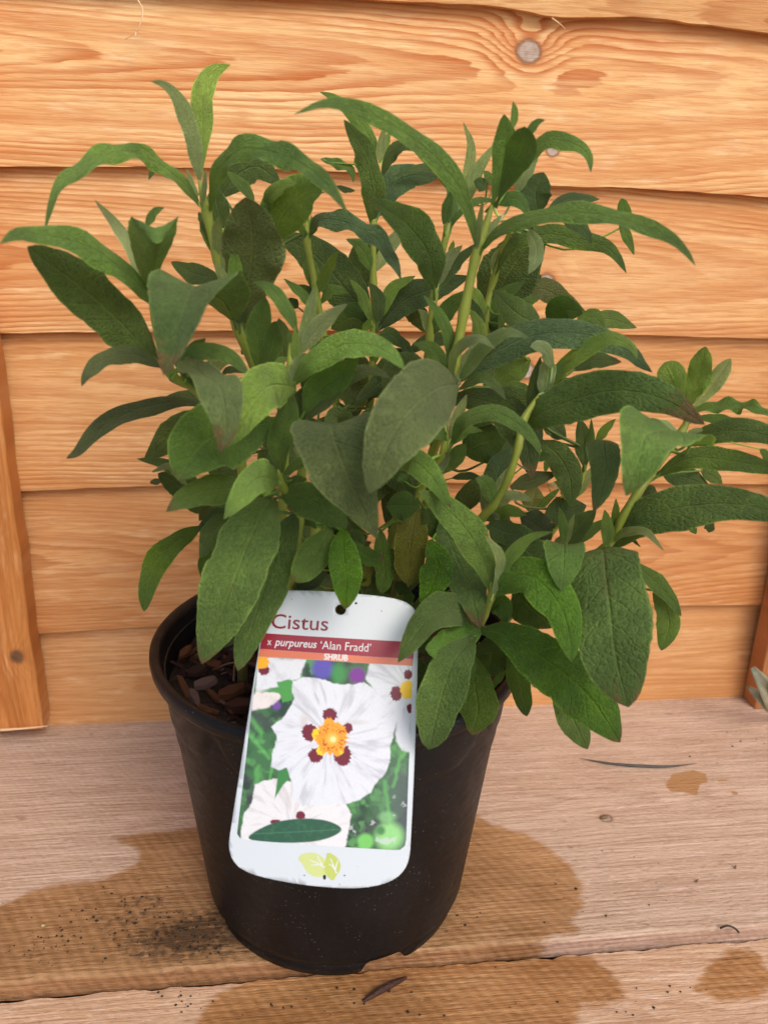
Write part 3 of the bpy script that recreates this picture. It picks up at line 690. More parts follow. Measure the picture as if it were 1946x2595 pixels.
def leaf_material(name, gloss):
    m, p = new_mat(name); t = X.nt.nodes.new('ShaderNodeTexCoord'); sx = X.nt.nodes.new('ShaderNodeSeparateXYZ'); X.nt.links.new(t.outputs['UV'], sx.inputs[0])
    oi = X.nt.nodes.new('ShaderNodeObjectInfo'); u, v = X(sx.outputs[0]), X(sx.outputs[1]); rnd = X(oi.outputs['Random'])
    c = fabs(v-.5)*2.0
    nd = noise(t.outputs['Object'], 120, 2)
    wob = (noise(t.outputs['Object'], 240, 3)-.5)
    mid = fexp(c*c*-520.0)
    q = u*7.5 - c*1.35 + wob*.30 + smooth(v, .499, .501)*.45
    sec = smooth(fabs(fract(q)-.5), .075, .0)*smooth(c, 1.0, .75)
    vd = voronoi(comb(u*33+rnd*9+wob*.6, v*11.5+wob*.5, rnd), 1.0, 'DISTANCE_TO_EDGE'); ret = smooth(vd, .10, .0)
    ret2 = smooth(voronoi(comb(u*62+rnd*7, v*23, rnd), 1.0, 'DISTANCE_TO_EDGE'), .14, .0)
    vein = fmax(fmax(mid, sec*.75), fmax(ret*.5, ret2*.22))
    base = X(oi.outputs['Color'])
    big = noise(t.outputs['Object'], 55, 3, .6)
    c1 = mixc(smooth(big, .3, .75), mixc(1.0, base, (.78, .78, .80), 'MULTIPLY'), mixc(1.0, base, (1.22, 1.18, 1.15), 'MULTIPLY'))
    fz = noise(t.outputs['Object'], 2600, 2)
    c1 = mixc(smooth(fz, .52, .75)*.30, c1, mixc(1.0, c1, (1.8, 1.75, 1.9), 'MULTIPLY'))                 # fine pale hairs
    c1 = mixc(fmax(fmax(mid*.6, smooth(c, .90, .99)*.75), fmax(sec*.40, ret*.26)), c1, mixc(1.0, c1, (2.1, 1.9, 2.1), 'MULTIPLY'))     # paler veins
    c1 = mixc(smooth(noise(comb(u*5, v*3, rnd*30), 1, 2), .62, .78)*.35, c1, (.13, .10, .045))
    al = X(oi.outputs['Alpha'])                                               # alpha carries how withered the tip is
    br = smooth(u+(noise(t.outputs['Object'], 300, 4, .7)-.5)*.42+c*.06, 1.05-al*.70, 1.09-al*.66)*smooth(al, .02, .1)
    yl = smooth(u+(noise(t.outputs['Object'], 200, 3, .7)-.5)*.5, 1.0-al*.95, 1.10-al*.60)*smooth(al, .02, .1)
    c1 = mixc(yl*.5, c1, (.15, .16, .03)); 
    c1 = mixc(br*.9, c1, mixc(fz, (.075, .038, .012), (.30, .19, .080)))
    geo = X.nt.nodes.new('ShaderNodeNewGeometry')
    c2 = mixc(X(geo.outputs['Backfacing'])*.45, c1, mixc(1.0, c1, (1.5, 1.35, 1.5), 'MULTIPLY'))
    _set(p.inputs['Base Color'], c2)
    if gloss:
        _set(p.inputs['Roughness'], smooth(nd, .35, .65, .16, .40)); p.inputs['Specular IOR Level'].default_value = .5
    else:
        _set(p.inputs['Roughness'], smooth(big, .2, .8, .48, .68)); p.inputs['Specular IOR Level'].default_value = .28
        p.inputs['Sheen Weight'].default_value = .15; p.inputs['Sheen Roughness'].default_value = .40; p.inputs['Sheen Tint'].default_value = (.85, .98, .62, 1)
    hgt = mid*-1.2 - sec*.7 + smooth(vd, .0, .30)*.5 - ret2*.22 + fz*.12 + big*.25
    nb = bump(hgt, .9, .0010); _set(p.inputs['Normal'], nb)
    tr = X.nt.nodes.new('ShaderNodeBsdfTranslucent'); _set(tr.inputs['Color'], mixc(1.0, c1, (1.6, 1.8, .6), 'MULTIPLY')); X.nt.links.new(nb, tr.inputs['Normal'])
    mx = X.nt.nodes.new('ShaderNodeMixShader'); mx.inputs[0].default_value = .24
    X.nt.links.new(p.outputs[0], mx.inputs[1]); X.nt.links.new(tr.outputs[0], mx.inputs[2])
    X.nt.links.new(mx.outputs[0], X.nt.nodes['Material Output'].inputs['Surface'])
    return m
LEAFM = leaf_material('cistus_leaf', False); LEAFW = leaf_material('cistus_leaf_wet', True)
stemm, p = new_mat('cistus_stem'); (x, y, z), t = xyz(); zr = attr('along')
n = noise(t.outputs['Object'], 500, 3)
c = mixc(zr, (.24, .28, .028), (.085, .045, .018)); c = mixc(smooth(n, .5, .75)*.3, c, (.30, .34, .10))
_set(p.inputs['Base Color'], c); p.inputs['Roughness'].default_value = .5; p.inputs['Sheen Weight'].default_value = .05
_set(p.inputs['Normal'], bump(n, .3, .0004))

shrub = empty('cistus_shrub', (0, 0, .139), 'bushy green shrub with long felty leaves growing in the black pot', 'shrub')
STEMS = []
def stem(pts, base, r0=.0017, r1=.0027):
    P = [U(*p) for p in pts]+[np.array(base)]
    C_ = catmull(P, 60); n = len(C_)
    s = np.linspace(0, 1, n); rad = r0+(r1-r0)*s
    for q in P[1:-1]:                                       # slightly thickened nodes
        d = np.linalg.norm(C_-q, axis=1); rad = rad+.0005*np.exp(-(d/.0035)**2)
    rad[0:3] *= [.3, .7, .9]
    V, F = tube(C_, rad, 10)
    o = mesh_obj('stem', V, F, stemm, shrub, attrs={'along': np.repeat(np.clip((s-.55)*2.2, 0, 1), 10)})
    STEMS.append((o, C_))
stem([(505, 456, -3.2), (525, 544, -3), (553, 663, -3), (602, 832, -3), (649, 940, -2.5), (720, 1100, -2)], (-.035, -.01, .136))
stem([(381, 760, -5.5), (432, 944, -5), (504, 994, -4.5), (610, 1154, -4)], (-.05, -.02, .136))
stem([(777, 540, 1), (779, 616, 1), (799, 724, 1), (821, 862, 1), (850, 1100, 1)], (-.02, .02, .136), .0013)
stem([(955, 420, 2), (946, 576, 1.5), (946, 724, 1.5), (947, 815, 1.5), (930, 1100, 1.5)], (0, .03, .136), .0013)
stem([(1247, 520, -5), (1206, 648, -5), (1176, 787, -5), (1153, 913, -5), (1143, 960, -5), (1125, 1060, -4), (1050, 1300, -2)], (.02, -.01, .136), .0018)
stem([(1155, 510, 0), (1134, 583, -1), (1114, 670, -1), (1099, 754, -1.5), (1088, 862, -1.5), (1078, 935, -1), (1040, 1150, 0)], (.015, .01, .136), .0013)
stem([(1300, 560, 0), (1251, 707, 1), (1231, 787, 1), (1227, 834, 1), (1180, 1000, 1), (1090, 1250, 1)], (.03, .02, .136), .0012)
stem([(1365, 1000, -6), (1324, 1069, -6.6), (1314, 1127, -7), (1290, 1205, -7), (1251, 1281, -6.4), (1227, 1305, -6), (1130, 1420, -4)], (.03, -.02, .136), .0013, .0019)
stem([(1490, 1140, 0), (1465, 1230, 0), (1380, 1370, 0), (1250, 1460, 0)], (.045, .01, .136), .0012)
stem([(1745, 1040, -6), (1726, 1095, -6), (1615, 1249, -6.8), (1576, 1311, -6.8), (1531, 1389, -6.4), (1350, 1500, -5)], (.05, -.03, .136), .0014, .0022)
stem([(735, 870, -7), (738, 964, -7), (770, 1155, -5.5), (765, 1215, -5), (800, 1350, -4)], (-.03, -.035, .136), .0013)
stem([(1240, 1450, -8.8), (1246, 1505, -8.6), (1225, 1560, -8.0), (1212, 1590, -7.2), (1180, 1640, -6)], (.05, -.045, .136), .0013)
stem([(705, 1190, -8), (720, 1240, -7.5), (760, 1320, -6)], (-.035, -.05, .136), .0012)
stem([(1128, 1040, -4.5), (1126, 1135, -5), (1105, 1180, -4.5), (1050, 1300, -3)], (.025, -.03, .136), .0012)

NLEAF = [0]; LOG = []
def build_leaf(P3, W, phi=15, col='m', br=0.0, side=None, fold=.26, curl=.20, wav=.06, prof=(.85, .80), gloss=False, tint=1.0, phi1=None, wk=2.6, flip=False, nu=25, nv=9, pet=True, into=None):
    NLEAF[0] += 1; r = np.random.default_rng(1000+NLEAF[0])
    if wav > .1: nu = max(nu, 46)
    C_ = catmull(P3, nu); T = np.gradient(C_, axis=0); T /= np.linalg.norm(T, axis=1)[:, None]
    mp_ = C_[nu//2]; view = CAM-mp_; view /= np.linalg.norm(view)
    dirx = 1.0 if (C_[-1]-C_[0]) @ RGT >= 0 else -1.0
    t = np.linspace(0, 1, nu); a, b = prof; b = b if b >= .7 else b+.09
    w = np.sin(np.pi*np.clip(t, 0, 1)**a)**b; w = np.maximum(w, .16*np.exp(-(t/.12)**2)+.015); w = w*W/2
    if br == 0 and col in 'dovwbk' and r.random() < .35: br = r.uniform(.05, .12)
    br = br*.62
    nz = catmull(np.c_[r.normal(size=9), r.normal(size=9), r.normal(size=9)], nu); ow = 1+.045*catmull(np.c_[r.normal(size=8), r.normal(size=8), r.normal(size=8)], nu)
    ph = r.uniform(0, 6.28, 2); amp = 1.9*wav*r.uniform(.7, 1.3, 2)
    prevN = None; V = []; UV = []
    vv = np.linspace(-1, 1, nv)
    for i in range(nu):
        Ti = T[i]
        if side is not None:
            sv = RGT*side[0]-UPV*side[1]; Bv = sv-Ti*(sv @ Ti); Bv /= np.linalg.norm(Bv); N = np.cross(Bv, Ti)
            if prevN is None:
                if N @ (view+np.array([0, 0, .8])) < 0: N = -N
            elif N @ prevN < 0: N = -N
        else:
            N0 = view-Ti*(view @ Ti); L = np.linalg.norm(N0); N0 = N0/(L+1e-9)
            Sv = np.cross(N0, Ti)*dirx
            f = R(phi+((phi1-phi)*t[i] if phi1 is not None else 0)); N = N0*math.cos(f)+Sv*math.sin(f)
            if prevN is not None: N = N+prevN*1.2*(1-min(1, L*1.5)); N = N-Ti*(N @ Ti); N /= np.linalg.norm(N)
        prevN = N; Bv = np.cross(Ti, N)
        for v in vv:
            wv = amp[0 if v < 0 else 1]*math.sin(wk*6.28*t[i]+ph[0 if v < 0 else 1])*v*v*math.sin(math.pi*t[i])
            sc = 1+.035*math.sin(17*t[i]+3*v+ph[0])+.02*r.normal()*(abs(v) > .9)
            sc *= ow[i, 0 if v < 0 else 1]; h = fold*abs(v)-curl*v*v*1.3+wv+.045*(nz[i, 0]*max(0, v)+nz[i, 1]*max(0, -v))+.03*nz[i, 2]*(1-v*v)
            V.append(C_[i]+Bv*(v*w[i]*sc)+N*(h*w[i])); UV.append((t[i], .5+.5*v))
    F = grid_faces(nu, nv)
    if flip: F = [f[::-1] for f in F]
    # which stem carries it; a short stalk bridges the gap where the leaf base does not already touch
    best = None
    for o, SCv in STEMS:
        d = np.linalg.norm(SCv-C_[0], axis=1)+np.maximum(0, SCv[:, 2]-C_[0][2])*1.5; k = int(np.argmin(d))
        if best is None or d[k] < best[0]: best = (d[k], o, SCv[k])
    if pet and np.linalg.norm(best[2]-C_[0]) > .002:
        j = best[2]; m0 = C_[0]-T[0]*min(.012, np.linalg.norm(j-C_[0])*.4)
        Pt = catmull([C_[1], m0*.6+j*.4-np.array([0, 0, .002]), j], 9); r0 = min(.0007, W*.08)
        tv, tf = tube(Pt, np.linspace(r0*.8, r0*1.1, 9), 6, False); off = len(V)
        V += list(tv); UV += [(.02, .5)]*len(tv); F += [tuple(i+off for i in f) for f in tf]
    if into is not None:
        k0 = len(into[0]); into[0].extend(V); into[1].extend(tuple(i+k0 for i in f) for f in F); into[2].extend(UV); return None
    o = mesh_obj('leaf', V, F, LEAFW if gloss else LEAFM, best[1], uv=UV)
    cc = np.array(LC[col])*tint*r.uniform(.88, 1.12)*np.array([r.uniform(.94, 1.06), 1, r.uniform(.92, 1.08)])
    o.color = (*[float(q) for q in cc], float(br))
    LOG.append((NLEAF[0], np.linalg.norm(np.diff(C_, axis=0), axis=1).sum()*100, W*100, best[0]*100))
    return o
def lf(tile, pts, w, d, phi=15, col='m', **kw):
    """midrib in photo pixels + how far in front of (-) or behind (+) the stem base it lies, in cm"""
    n = len(pts); d = np.interp(np.linspace(0, 1, n), np.linspace(0, 1, len(d)), d) if len(d) != n else d
    P3 = [U(*S_(tile, x, y), dd) for (x, y), dd in zip(pts, d)]
    mpt = np.mean(P3, axis=0); W_ = w*TILE[tile][2]*((mpt-CAM) @ FWD)/FPX
    return build_leaf(P3, W_, phi, col, **kw)

def lf3(tile, L, Mm, Rr, col, tint=1.0, flip=False, n=22):
    """a leaf that is sharply folded: its two margins and its midrib are followed one by one"""
    NLEAF[0] += 1; r = np.random.default_rng(1000+NLEAF[0])
    a, m, b = [catmull([U(*S_(tile, x, y), d) for x, y, d in Q], n) for Q in (L, Mm, Rr)]
    V = []; UV = []
    for i in range(n):
        for k, t in enumerate((0, .33, .66, 1)): V.append(a[i]*(1-t)+m[i]*t+r.normal(size=3)*.00012); UV.append((.06+.9*i/(n-1), .5*t))
        for k, t in enumerate((.34, .67, 1)): V.append(m[i]*(1-t)+b[i]*t+r.normal(size=3)*.00012); UV.append((.06+.9*i/(n-1), .5+.5*t))
    F = grid_faces(n, 7); F = [f[::-1] for f in F] if flip else F
    best = min(((np.linalg.norm(C_-m[0], axis=1).min(), k) for k, (o, C_) in enumerate(STEMS)))
    o = mesh_obj('leaf', V, F, LEAFM, STEMS[best[1]][0], uv=UV); cc = np.array(LC[col])*tint; o.color = (*[float(q) for q in cc], 0.0)
    return o
# --- upper left shoot
lf('A', [(1295, 1010), (1180, 850), (980, 700), (780, 635), (560, 720), (370, 880), (285, 1145)], 150, (-3, -9), 42, 'm', wav=.26, wk=5)
lf('S', [(530, 540), (552, 440), (620, 376), (735, 400), (820, 458), (880, 538)], 72, (-3, -11.5), 48, 'm', phi1=22, wav=.22, wk=5)
lf('A', [(1275, 830), (1230, 560), (1150, 330), (1060, 220), (960, 190)], 120, (-3.2, -4.5), 25, 'g')
lf('A', [(1280, 800), (1290, 520), (1290, 300), (1350, 140), (1470, 85)], 150, (-3.2, -1.5), 18, 'y', prof=(1.2, .8), wav=.1)
lf('A', [(1262, 950), (1190, 750)], 45, (-3.3, -3.6), 20, 'p'); lf('A', [(1300, 960), (1310, 750)], 40, (-3.4, -3.6), 30, 'g')
lf('A', [(915, 1500), (850, 1300), (760, 1130), (605, 945)], 100, (-5.5, -4.5), 35, 'g')
lf3('A', [(930, 1520, -6), (850, 1300, -6.6), (815, 1130, -7.2), (838, 1052, -7.6)], [(950, 1525, -6), (968, 1380, -7.6), (985, 1290, -8.8), (1000, 1224, -9.6)], [(975, 1520, -6), (1040, 1350, -6.8), (1112, 1190, -7.6), (1136, 1050, -8)], 'm', .85, True)
lf3('A', [(838, 1052, -7.6), (915, 1090, -8.4), (990, 1124, -9), (1070, 1092, -8.6), (1136, 1050, -8)], [(838, 1056, -7.6), (920, 1120, -8.8), (995, 1175, -9.4), (1068, 1128, -8.9), (1136, 1056, -8)], [(838, 1060, -7.6), (925, 1152, -9), (1000, 1226, -9.6), (1065, 1162, -9), (1135, 1064, -8)], 'm', 1.1, False)
lf('A', [(930, 1120), (985, 1025), (1048, 995)], 65, (-5.5, -5.5), 30, 'm')
lf('A', [(960, 1600), (870, 1480), (640, 1290), (380, 1190), (150, 1170), (0, 1225)], 205, (-5.5, -12), 40, 'm', tint=.95, wav=.08, wk=3)
lf('S', [(400, 915), (302, 814), (204, 727), (125, 668), (70, 625)], 138, (-5, -9), 18, 'd', prof=(.9, .7))
lf('D', [(730, 800), (520, 715), (330, 745), (215, 840), (160, 938)], 155, (-5, -9), 38, 'o', tint=.9)
lf('D', [(1010, 1060), (780, 1050), (480, 1125), (270, 1245), (130, 1400), (55, 1445)], 165, (-2, -8), 38, 'o', tint=.68)
lf('D', [(1230, 480), (1130, 340), (960, 240), (880, 380), (800, 650), (735, 860)], 560, (-5, -7.5, -10, -12.4, -13.6, -14), 0, 'd', side=(1, .0), br=.18, fold=.35, curl=.0, prof=(.92, .62), tint=1.05, nu=34)
lf('D', [(1120, 180), (960, 150), (785, 65)], 150, (0, 1), 15, 'd'); lf('D', [(1190, 250), (1110, 210), (1030, 235)], 90, (-1.5, -2), 30, 'd')
lf('A', [(1490, 1510), (1500, 1390), (1490, 1255)], 95, (-4, -4.6), 5, 'y'); lf('A', [(1560, 1490), (1575, 1340), (1600, 1185)], 80, (-3.6, -3.9), 15, 'g'); lf('A', [(1450, 1500), (1410, 1420), (1368, 1355)], 65, (-4, -4.4), 10, 'p'); lf('A', [(1440, 1400), (1430, 1330), (1420, 1255)], 55, (-3.2, -3), 10, 'g')
lf('D', [(1270, 500), (1240, 360), (1228, 235)], 110, (-3.4, -4), 10, 'd')
lf('S', [(612, 815), (632, 700), (640, 600), (622, 500)], 160, (-3, -6), 8, 'o', prof=(1.35, .6), wav=.10, wk=4, tint=1.05)
lf('S', [(560, 500), (600, 445), (655, 423), (713, 470)], 78, (3, 3), 12, 'd'); lf('S', [(570, 580), (550, 520), (548, 465)], 60, (2, 2), 10, 'd')
lf('A', [(1620, 960), (1560, 870), (1440, 760)], 80, (0, 0), 25, 'm'); lf('A', [(1200, 850), (1060, 760), (985, 745), (948, 820)], 90, (0, 0), 40, 'm')
lf('B', [(150, 1150), (190, 980), (290, 860), (400, 790), (490, 790)], 330, (-2, -5.5), 5, 'm', prof=(.9, .6), fold=.3, tint=.85, flip=True)
lf('B', [(100, 960), (120, 830), (220, 745), (310, 735)], 120, (-2.5, -5), 40, 'y')
lf('B', [(480, 560), (600, 595), (690, 640), (708, 728)], 85, (2, 2), 35, 'm', wav=.2); lf('B', [(590, 750), (650, 775), (720, 785)], 50, (0, 0), 30, 'd'); lf('B', [(330, 700), (350, 760), (400, 700)], 90, (0, 0), 10, 'd')
# --- second shoot
lf('B', [(400, 1100), (450, 1005), (560, 985), (750, 1040), (900, 1150), (990, 1290), (1042, 1412)], 165, (1, -5), 35, 'b', tint=1.2, wav=.22, wk=4)
lf('B', [(385, 1130), (340, 1040), (300, 965)], 55, (1, 0), 20, 'm'); lf('B', [(385, 1090), (383, 980), (378, 895)], 32, (1, 1), 0, 'y'); lf('B', [(395, 1100), (408, 1020), (415, 950)], 30, (1, 1), 0, 'y')
lf('S', [(935, 815), (870, 725), (800, 650), (701, 590)], 112, (3, 5), 12, 'd', tint=.95); lf('B', [(760, 1500), (770, 1300), (890, 1030)], 230, (5, 5.5), 8, 'd', tint=.8); lf('B', [(500, 1500), (530, 1430), (600, 1380)], 110, (4, 4), 8, 'k')
# --- third shoot
lf('B', [(835, 1010), (850, 800), (800, 560), (720, 420), (640, 285)], 190, (1.5, -2), 22, 'm', tint=.72, prof=(.8, .8), flip=True, fold=.3)
lf('B', [(880, 960), (960, 770), (1100, 680), (1300, 690)], 210, (2, 4), 18, 'b', tint=1.2); lf('B', [(1140, 505), (1060, 470), (970, 530), (900, 685)], 125, (-.5, 1), 40, 'd', tint=1.2)
lf('B', [(870, 560), (810, 390), (690, 230), (560, 130), (470, 92)], 115, (2.5, 2), 25, 'm', tint=1.15); lf('B', [(890, 590), (905, 470), (920, 335)], 70, (2, 2), 10, 'p'); lf('B', [(920, 520), (940, 430), (965, 370)], 55, (2, 2), 10, 'y'); lf('B', [(1420, 665), (1200, 620), (980, 685)], 75, (2.5, 2.5), 45, 'd', tint=1.3)
lf('B', [(760, 640), (735, 580), (720, 540)], 60, (2, 2), 20, 'm')
# --- tall right-hand stem
lf('S', [(1208, 634), (1197, 562), (1164, 478), (1106, 402), (1020, 334), (911, 278), (828, 262), (745, 290)], 66, (-5, -10), 40, 'm', tint=1.05, wav=.08)
lf('C', [(180, 1040), (300, 900), (500, 815), (800, 775), (1100, 820), (1350, 910), (1480, 1010), (1562, 1116)], 185, (-5, -13), 50, 'm', tint=.85, wav=.08, wk=4)
lf('C', [(175, 1010), (185, 850), (212, 690)], 45, (-5.2, -6), 20, 'g'); lf('C', [(200, 1000), (260, 880), (330, 790)], 60, (-5, -5), 20, 'g')
lf('C', [(265, 745), (310, 560), (350, 350), (345, 148)], 150, (-5, -6), 15, 'm', prof=(1.5, .7)); lf('C', [(285, 745), (370, 560), (450, 380), (475, 228)], 200, (-5.1, -8), 6, 'm', prof=(2.0, .6), tint=.62, flip=True)
lf('C', [(400, 240), (412, 140), (400, 65)], 50, (-5, -5), 10, 'y'); lf('C', [(480, 300), (550, 205), (605, 185)], 60, (-5, -5), 25, 'm')
lf('C', [(400, 560), (520, 400), (640, 310), (800, 345), (880, 420), (896, 522)], 125, (-4, -6.5), 36, 'm', wav=.1)
lf('C', [(80, 760), (110, 560), (135, 360), (85, 200)], 78, (-.3, 0), 15, 'p'); lf('C', [(90, 760), (170, 520), (300, 325)], 85, (-.4, -.5), 15, 'p'); lf('C', [(30, 790), (50, 740), (70, 690)], 45, (-.3, -.4), 10, 'p')
lf('C', [(425, 650), (470, 530), (565, 405)], 100, (-3, -3), 15, 'g'); lf('C', [(560, 770), (545, 650), (595, 518)], 205, (-2, -2.4), 0, 'b', prof=(.9, .6), tint=1.15, curl=.0)
lf('C', [(290, 720), (420, 690), (510, 800)], 105, (-3.6, -4.4), 30, 'm'); lf('C', [(240, 620), (190, 590), (150, 575)], 90, (-1, -1), 20, 'd'); lf('C', [(280, 600), (240, 540), (208, 512)], 60, (-1, -1), 20, 'm')
lf('C', [(620, 760), (760, 690), (952, 690)], 95, (1, 1), 30, 'b', tint=1.2); lf('C', [(265, 1195), (390, 980), (600, 915), (800, 940), (970, 985), (1060, 1060), (1122, 1162)], 155, (1, -5), 45, 'm', tint=.72, phi1=25)
lf('C', [(490, 880), (545, 980), (545, 1080), (500, 1168)], 100, (-3, -5), 18, 'g', tint=.75); lf('C', [(720, 830), (830, 870), (905, 972)], 90, (-3, -4), 30, 'd')
lf('C', [(1085, 880), (1110, 800), (1092, 684)], 88, (-2, -2), 0, 'm', prof=(1.1, .55)); lf('C', [(1080, 830), (1130, 940), (1172, 1046)], 60, (-2, -2.4), 10, 'm')
lf('C', [(250, 1420), (330, 1240), (430, 1080), (590, 860)], 360, (3, 2), 4, 'k', tint=1.25, prof=(.85, .6)); lf('C', [(470, 1220), (530, 1190), (583, 1180)], 75, (3, 3), 20, 'd'); lf('C', [(260, 1140), (300, 1060), (360, 960)], 60, (1, .6), 10, 'g')
# --- middle stem
lf('B', [(1275, 1470), (1240, 1250), (1120, 1060), (960, 930), (810, 845)], 270, (-2, -3.2, -4.4, -6, -6.6), 22, 'm', tint=.62, br=.12, fold=.3)
lf('B', [(1300, 1450), (1350, 1290), (1470, 1165)], 100, (-1.6, -1), 12, 'g', tint=.85); lf('B', [(1310, 1465), (1420, 1300), (1570, 1150)], 95, (-1.6, -1), 25, 'd', tint=1.1); lf('B', [(1375, 1230), (1395, 1180), (1408, 1130)], 40, (-1, -1), 10, 'y')
lf('E', [(880, 480), (1050, 290), (1250, 205), (1520, 110)], 215, (2, 2), 18, 'b', tint=.9); lf('B', [(1380, 1030), (1400, 850), (1385, 650), (1290, 490), (1180, 415)], 125, (-1, 0), 32, 'm', tint=.9)
lf('B', [(1390, 1045), (1430, 965), (1560, 860), (1659, 850), (1740, 880)], 78, (-1.2, -1.5), 48, 'm', tint=.85); lf('B', [(1340, 1020), (1370, 880), (1390, 780)], 80, (-1.4, -1.6), 15, 'm', tint=.8)
lf('E', [(835, 430), (770, 250), (680, 128)], 85, (1.2, .6), 25, 'm', tint=1.15); lf('E', [(880, 440), (885, 260), (805, 150)], 95, (1.2, 1), 20, 'd', tint=1.2); lf('E', [(900, 400), (980, 200), (1142, 108)], 95, (1.6, 1.6), 20, 'y', tint=.85); lf('E', [(770, 500), (800, 460), (830, 405)], 55, (1, .5), 15, 'y')
lf('E', [(430, 340), (340, 230), (220, 128)], 75, (.6, .4), 25, 'm', tint=1.2); lf('E', [(480, 300), (560, 205), (680, 230)], 90, (1, 1), 35, 'm'); lf('E', [(430, 280), (380, 210), (320, 170)], 70, (1.2, 1.5), 10, 'd'); lf('E', [(320, 330), (270, 290), (240, 270)], 80, (1, 1), 10, 'd')
lf('E', [(820, 470), (700, 400), (550, 480)], 210, (3, 3), 5, 'm', tint=.7); lf('E', [(1050, 345), (1150, 380), (1215, 505)], 150, (3, 3), 10, 'd'); lf('E', [(880, 535), (980, 530), (1048, 612)], 115, (.5, .5), 15, 'd', tint=1.2); lf('E', [(1430, 560), (1250, 560), (1070, 655)], 120, (1, 1), 30, 'd')
lf('E', [(1130, 690), (1080, 620), (1040, 530)], 80, (.5, .5), 20, 'd'); lf('E', [(1340, 740), (1280, 650), (1220, 610)], 90, (.5, .5), 15, 'd'); lf('E', [(920, 900), (1060, 720), (1200, 700)], 190, (-2, -2), 10, 'k', tint=1.5); lf('E', [(480, 570), (450, 600), (400, 640)], 90, (-1, -1), 10, 'm')
lf('E', [(1380, 745), (1380, 560), (1310, 380), (1196, 243)], 90, (-4.4, -5.5), 20, 'm', tint=1.1); lf('E', [(1560, 720), (1585, 480), (1515, 335)], 105, (-4, -4.5), 15, 'y', tint=.85); lf('E', [(1470, 300), (1430, 290), (1392, 325)], 45, (-2, -2), 30, 'd')
# --- second whorl of the tall stem
lf('F', [(0, 830), (40, 640), (190, 550), (318, 618)], 100, (-5, -9), 38, 'g', tint=.9); lf('F', [(60, 850), (200, 650), (380, 515), (555, 542)], 120, (-5, -9), 30, 'g', tint=.8)
lf('F', [(50, 850), (280, 665), (600, 525), (950, 520), (1230, 625), (1330, 720), (1415, 785)], 250, (-4.4, -8.6), 26, 'b', tint=1.0, br=.10, fold=.2); lf('F', [(860, 770), (1000, 700), (1200, 710)], 120, (-4, -4.5), 15, 'd', br=.35)
lf('F', [(640, 950), (760, 780), (950, 620), (1130, 550), (1260, 600), (1312, 692)], 150, (-5, -10), 38, 'y', tint=.82); lf('F', [(560, 1120), (590, 900), (635, 670)], 100, (-5.4, -6), 10, 'd', tint=1.2)
lf('F', [(640, 945), (680, 790), (700, 640)], 125, (-6, -6.6), 5, 'g'); lf('F', [(720, 760), (660, 620), (560, 600)], 105, (-6.5, -8), 25, 'g', tint=.95, prof=(1.0, .6)); lf('F', [(630, 950), (740, 800), (815, 700)], 80, (-6, -6.5), 15, 'm'); lf('F', [(700, 680), (695, 620)], 40, (-6.6, -6.8), 0, 'y'); lf('F', [(540, 1150), (640, 1000), (800, 800)], 60, (-5.3, -5.5), 20, 'm')
lf('S', [(1325, 1078), (1372, 1048), (1470, 1008), (1570, 990), (1680, 1012), (1785, 1076)], 118, (-5.2, -12), 14, 'd', br=.42, tint=1.15, prof=(.9, .7), nu=34)
lf('S', [(1120, 1020), (1200, 1010), (1285, 1045), (1332, 1120), (1346, 1212)], 98, (-3, -6.4), 22, 'k', tint=1.4, br=.3, prof=(1.1, .7)); lf('F', [(10, 1300), (90, 1130), (300, 1065), (480, 1150), (590, 1270), (632, 1365)], 140, (-5.5, -10.4), 32, 'm', tint=1.05)
lf('F', [(0, 1260), (60, 1080), (118, 938)], 88, (-5, -5.4), 12, 'g', tint=1.05); lf('F', [(0, 1290), (110, 1190), (230, 1195)], 85, (-5, -5.6), 25, 'm'); lf('E', [(1360, 1225), (1250, 1180), (1110, 1285)], 150, (-5.2, -7.2), 18, 'm', tint=1.05); lf('E', [(1340, 1490), (1410, 1390), (1492, 1285)], 125, (-4.6, -5), 5, 'm', prof=(1.1, .6), tint=.9); lf('E', [(1300, 1490), (1345, 1410), (1380, 1335)], 62, (-4.8, -5), 10, 'g', tint=.8)
lf('J', [(890, 60), (1050, 190), (1140, 380), (1142, 612)], 245, (0, -1), 5, 'd', tint=1.1); lf('F', [(640, 1120), (740, 1180), (812, 1250)], 140, (-.5, 0), 10, 'd'); lf('F', [(640, 1300), (620, 1210), (640, 1120)], 75, (-5, -5), 40, 'o', br=.9); lf('F', [(560, 1400), (650, 1370), (718, 1378)], 75, (-3, -3), 15, 'v', br=.4, tint=.7)
lf('F', [(940, 1440), (935, 1260), (905, 1100)], 125, (-.3, 0), 10, 'd', tint=1.3); lf('F', [(1020, 1280), (1090, 1180), (1160, 1110)], 70, (-.2, -.5), 20, 'm'); lf('F', [(950, 1440), (985, 1250), (990, 1110)], 60, (-.3, -.6), 15, 'm', tint=.9)
lf('F', [(560, 900), (450, 925), (330, 1000)], 150, (0, 0), 8, 'm', tint=.8); lf('F', [(700, 945), (780, 870), (885, 850)], 105, (0, 0), 12, 'm', tint=.85); lf('F', [(560, 690), (420, 790), (270, 900)], 180, (1.5, 1.5), 8, 'm', tint=.75)
